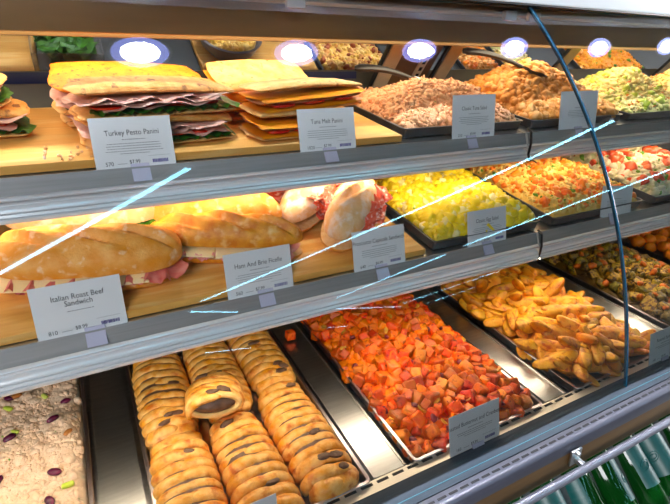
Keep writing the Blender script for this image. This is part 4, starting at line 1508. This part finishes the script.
# tan cutting boards leaning on the ledge, a bowl of yellow salad, a clear tub of greens
for x0, x1, lab in ((.37, .76, 'tan cutting board leaning behind the tuna paninis'), (-.40, -.06, 'tan cutting board leaning at the upper left corner')):
    o = MB().box(-(x1 - x0) / 2, (x1 - x0) / 2, 0, .27, 0, .014).build('cutting_board', WOOD, bevel=.002)
    o.matrix_basis = FB @ T3((x0 + x1) / 2, .0, .0005)
    tag(o, lab, 'cutting board')
o = MB().lathe([(.0, .0), (.055, .0), (.085, .03), (.098, .065), (.101, .066), (.094, .068), (.080, .035), (.05, .006), (.0, .005)], 40).build('salad_bowl', mat('grey_steel_bowl', (.30, .29, .27), rough=.35, metal=.8))
BW = FB @ T3(.47, .125, .0150)
o.matrix_basis = BW
tag(o, 'grey steel bowl of yellow salad leaning behind the paninis', 'bowl')
m = MB()
V, Fc = ICO3
m.add(V * np.array([.084, .084, .022]), Fc)
rg = np.random.default_rng(305)
a, r_ = rg.uniform(0, 2 * PI, 240), .078 * np.sqrt(rg.random(240))
pieces(m, rg, np.c_[r_ * np.cos(a), r_ * np.sin(a), .020 * np.sqrt(1 - (r_ / .086) ** 2)], .010, 0, 'blob')
o = m.build('yellow_salad', S_PASTA, fix=False, angle=0)
o.matrix_basis = BW @ T3(0, 0, .052)
tag(o, 'yellow salad filling the grey steel bowl behind the paninis', 'salad', kind='stuff')
tub = empty('clear_tub', FB @ T3(.015, .12, .0005), 'clear plastic tub of dark greens behind the orange focaccia', 'tub')
CLEAR = mat('cloudy_clear_plastic', (.62, .62, .60), rough=.25, alpha=.35)
b = MB()
for x0, x1, y0, y1 in ((-.085, -.083, -.09, .09), (.083, .085, -.09, .09), (-.085, .085, -.09, -.088), (-.085, .085, .088, .09)):
    b.box(x0, x1, y0, y1, 0, .07)
b.box(-.085, .085, -.09, .09, 0, .002)
b.build('tub_wall', CLEAR, tub, smooth=False)
m = MB()
for k in range(46):
    V, q1, q2 = ruffle(.06, .045, .002, .006, 2, 400 + k, nx=14, ny=7, irr=.25)
    m.add(V, [q1, q2], 0, T3(rg.uniform(-.045, .045), rg.uniform(-.05, .05), rg.uniform(.012, .06)) @ RZ(rg.uniform(0, 6)) @ RX(rg.uniform(-.7, .7)))
m.build('salad_leaves', LETTUCE, tub, fix=False)['kind'] = 'stuff'
o = MB().box(-.075, .075, -.004, .0, 0, .026).build('blue_label_strip', mat('dark_blue_tape', (.012, .03, .16), rough=.35), bevel=.001)
o.matrix_basis = T3(-.085, 1.4195, -.040)
tag(o, 'dark blue tape strip on the rear rail at the left', 'tape')
o = MB().box(-.11, .11, -.004, .0, 0, .022).build('blue_label_strip', MATS['dark_blue_tape'], bevel=.001)
o.matrix_basis = T3(.72, 1.4195, -.038)
tag(o, 'dark blue tape strip on the rear rail behind the tuna paninis', 'tape')

# ------------------------------------------------------------------ green bottles in the cold shelf below
cpart(MB().prism([(.345, -1.055), (.375, -1.088), (.64, -.792), (.66, -.81), (.66, -1.16), (.345, -1.16)], X0, X1), 'lower_rack', BACK_DARK, smooth=False)
cpart(MB().box(X0, X1, .66, .68, -1.55, -.80), 'lower_back', SLOT, smooth=False)
cpart(MB().box(X0, X1, .32, .66, -1.55, -1.16), 'base_plinth', BACK_DARK, smooth=False)
BOT = mat('green_bottle_glass', (0.004, 0.055, 0.012), (0.003, 0.035, 0.008), rough=.08, scale=6, trans=.25)
TEAL = mat('pale_teal_label', (.030, .10, .095), (.022, .075, .07), rough=.4, scale=12)
TEAL_D = mat('dark_teal_print', (.010, .085, .08), rough=.4)
FOIL = mat('green_neck_foil', (.03, .20, .12), rough=.3, metal=.4)


def bottle_proto():
    r = empty('green_bottle', Matrix(), 'tall green glass bottle with a pale teal label', 'bottle', 'green bottles under the bumper bar')
    MB().lathe([(.0, .0), (.036, .0), (.041, .006), (.041, .155), (.038, .175), (.026, .205), (.0165, .235), (.0145, .285), (.0, .285)], 28).build('glass_body', BOT, r)
    MB().lathe([(.0155, .250), (.0162, .252), (.0158, .284), (.0, .284)], 24).build('neck_foil', FOIL, r)
    MB().lathe([(.0, .285), (.0165, .285), (.0168, .296), (.015, .301), (.0, .302)], 24).build('cap', STEEL, r)
    m = MB()
    a = np.linspace(-1.15, 1.15, 20)
    for rad, flip in ((.0416, False), (.0412, True)):
        V = np.r_[np.c_[rad * np.sin(a), -rad * np.cos(a), np.full(20, .050)], np.c_[rad * np.sin(a), -rad * np.cos(a), np.full(20, .148)]]
        i = np.arange(19)
        F = np.c_[i, i + 1, i + 21, i + 20]
        m.add(V, F[:, ::-1] if flip else F)
    lb = m.build('label', TEAL, r, fix=False)
    m = MB()
    a = np.linspace(.25, 1.1, 8)
    i = np.arange(7)
    for k in range(5):
        z = .058 + k * .017
        V = np.r_[np.c_[.0419 * np.sin(a), -.0419 * np.cos(a), np.full(8, z)], np.c_[.0419 * np.sin(a), -.0419 * np.cos(a), np.full(8, z + .012)]]
        m.add(V, np.c_[i, i + 1, i + 9, i + 8])
    # a scribbled oval mark
    t = np.linspace(0, 2 * PI, 24)
    for rr, zz in ((.016, .012), (.010, .006)):
        q = -.45 + rr / .042 * np.cos(t)
        m.tube(np.c_[.0419 * np.sin(q), -.0419 * np.cos(q), .100 + zz * np.sin(t + .4)], .0012, 5, cap=False)
    m.build('label_print', TEAL_D, lb, fix=False)
    return r


def copy_tree(o, parent=None):
    c = o.copy()
    COL.objects.link(c)
    if parent is not None:
        c.parent = parent
        c.matrix_parent_inverse = o.matrix_parent_inverse.copy()
    for ch in list(o.children):
        copy_tree(ch, c)
    return c


proto = bottle_proto()
rg = np.random.default_rng(77)
for k, x in enumerate(np.arange(.63, 1.6, .101)):
    o = proto if k == 0 else copy_tree(proto)
    o['label'] = 'green bottle leaning back with a pale teal label under the bumper bar'
    o['group'] = 'green bottles under the bumper bar'
    o.matrix_basis = T3(x + rg.uniform(-.006, .006), .405, -1.045) @ RX(math.radians(-48)) @ RZ(rg.uniform(-1.9, 1.9))
# ------------------------------------------------------------------ lettering becomes plain mesh
dg = bpy.context.evaluated_depsgraph_get()
for o in [o for o in SC.objects if o.type == 'FONT']:
    me = bpy.data.meshes.new_from_object(o.evaluated_get(dg))
    me.name = o.name
    t = bpy.data.objects.new('tmp_text', me)
    nm = o.name
    t.parent = o.parent
    t.matrix_basis = o.matrix_basis.copy()
    bpy.data.objects.remove(o)
    t.name = nm
    COL.objects.link(t)
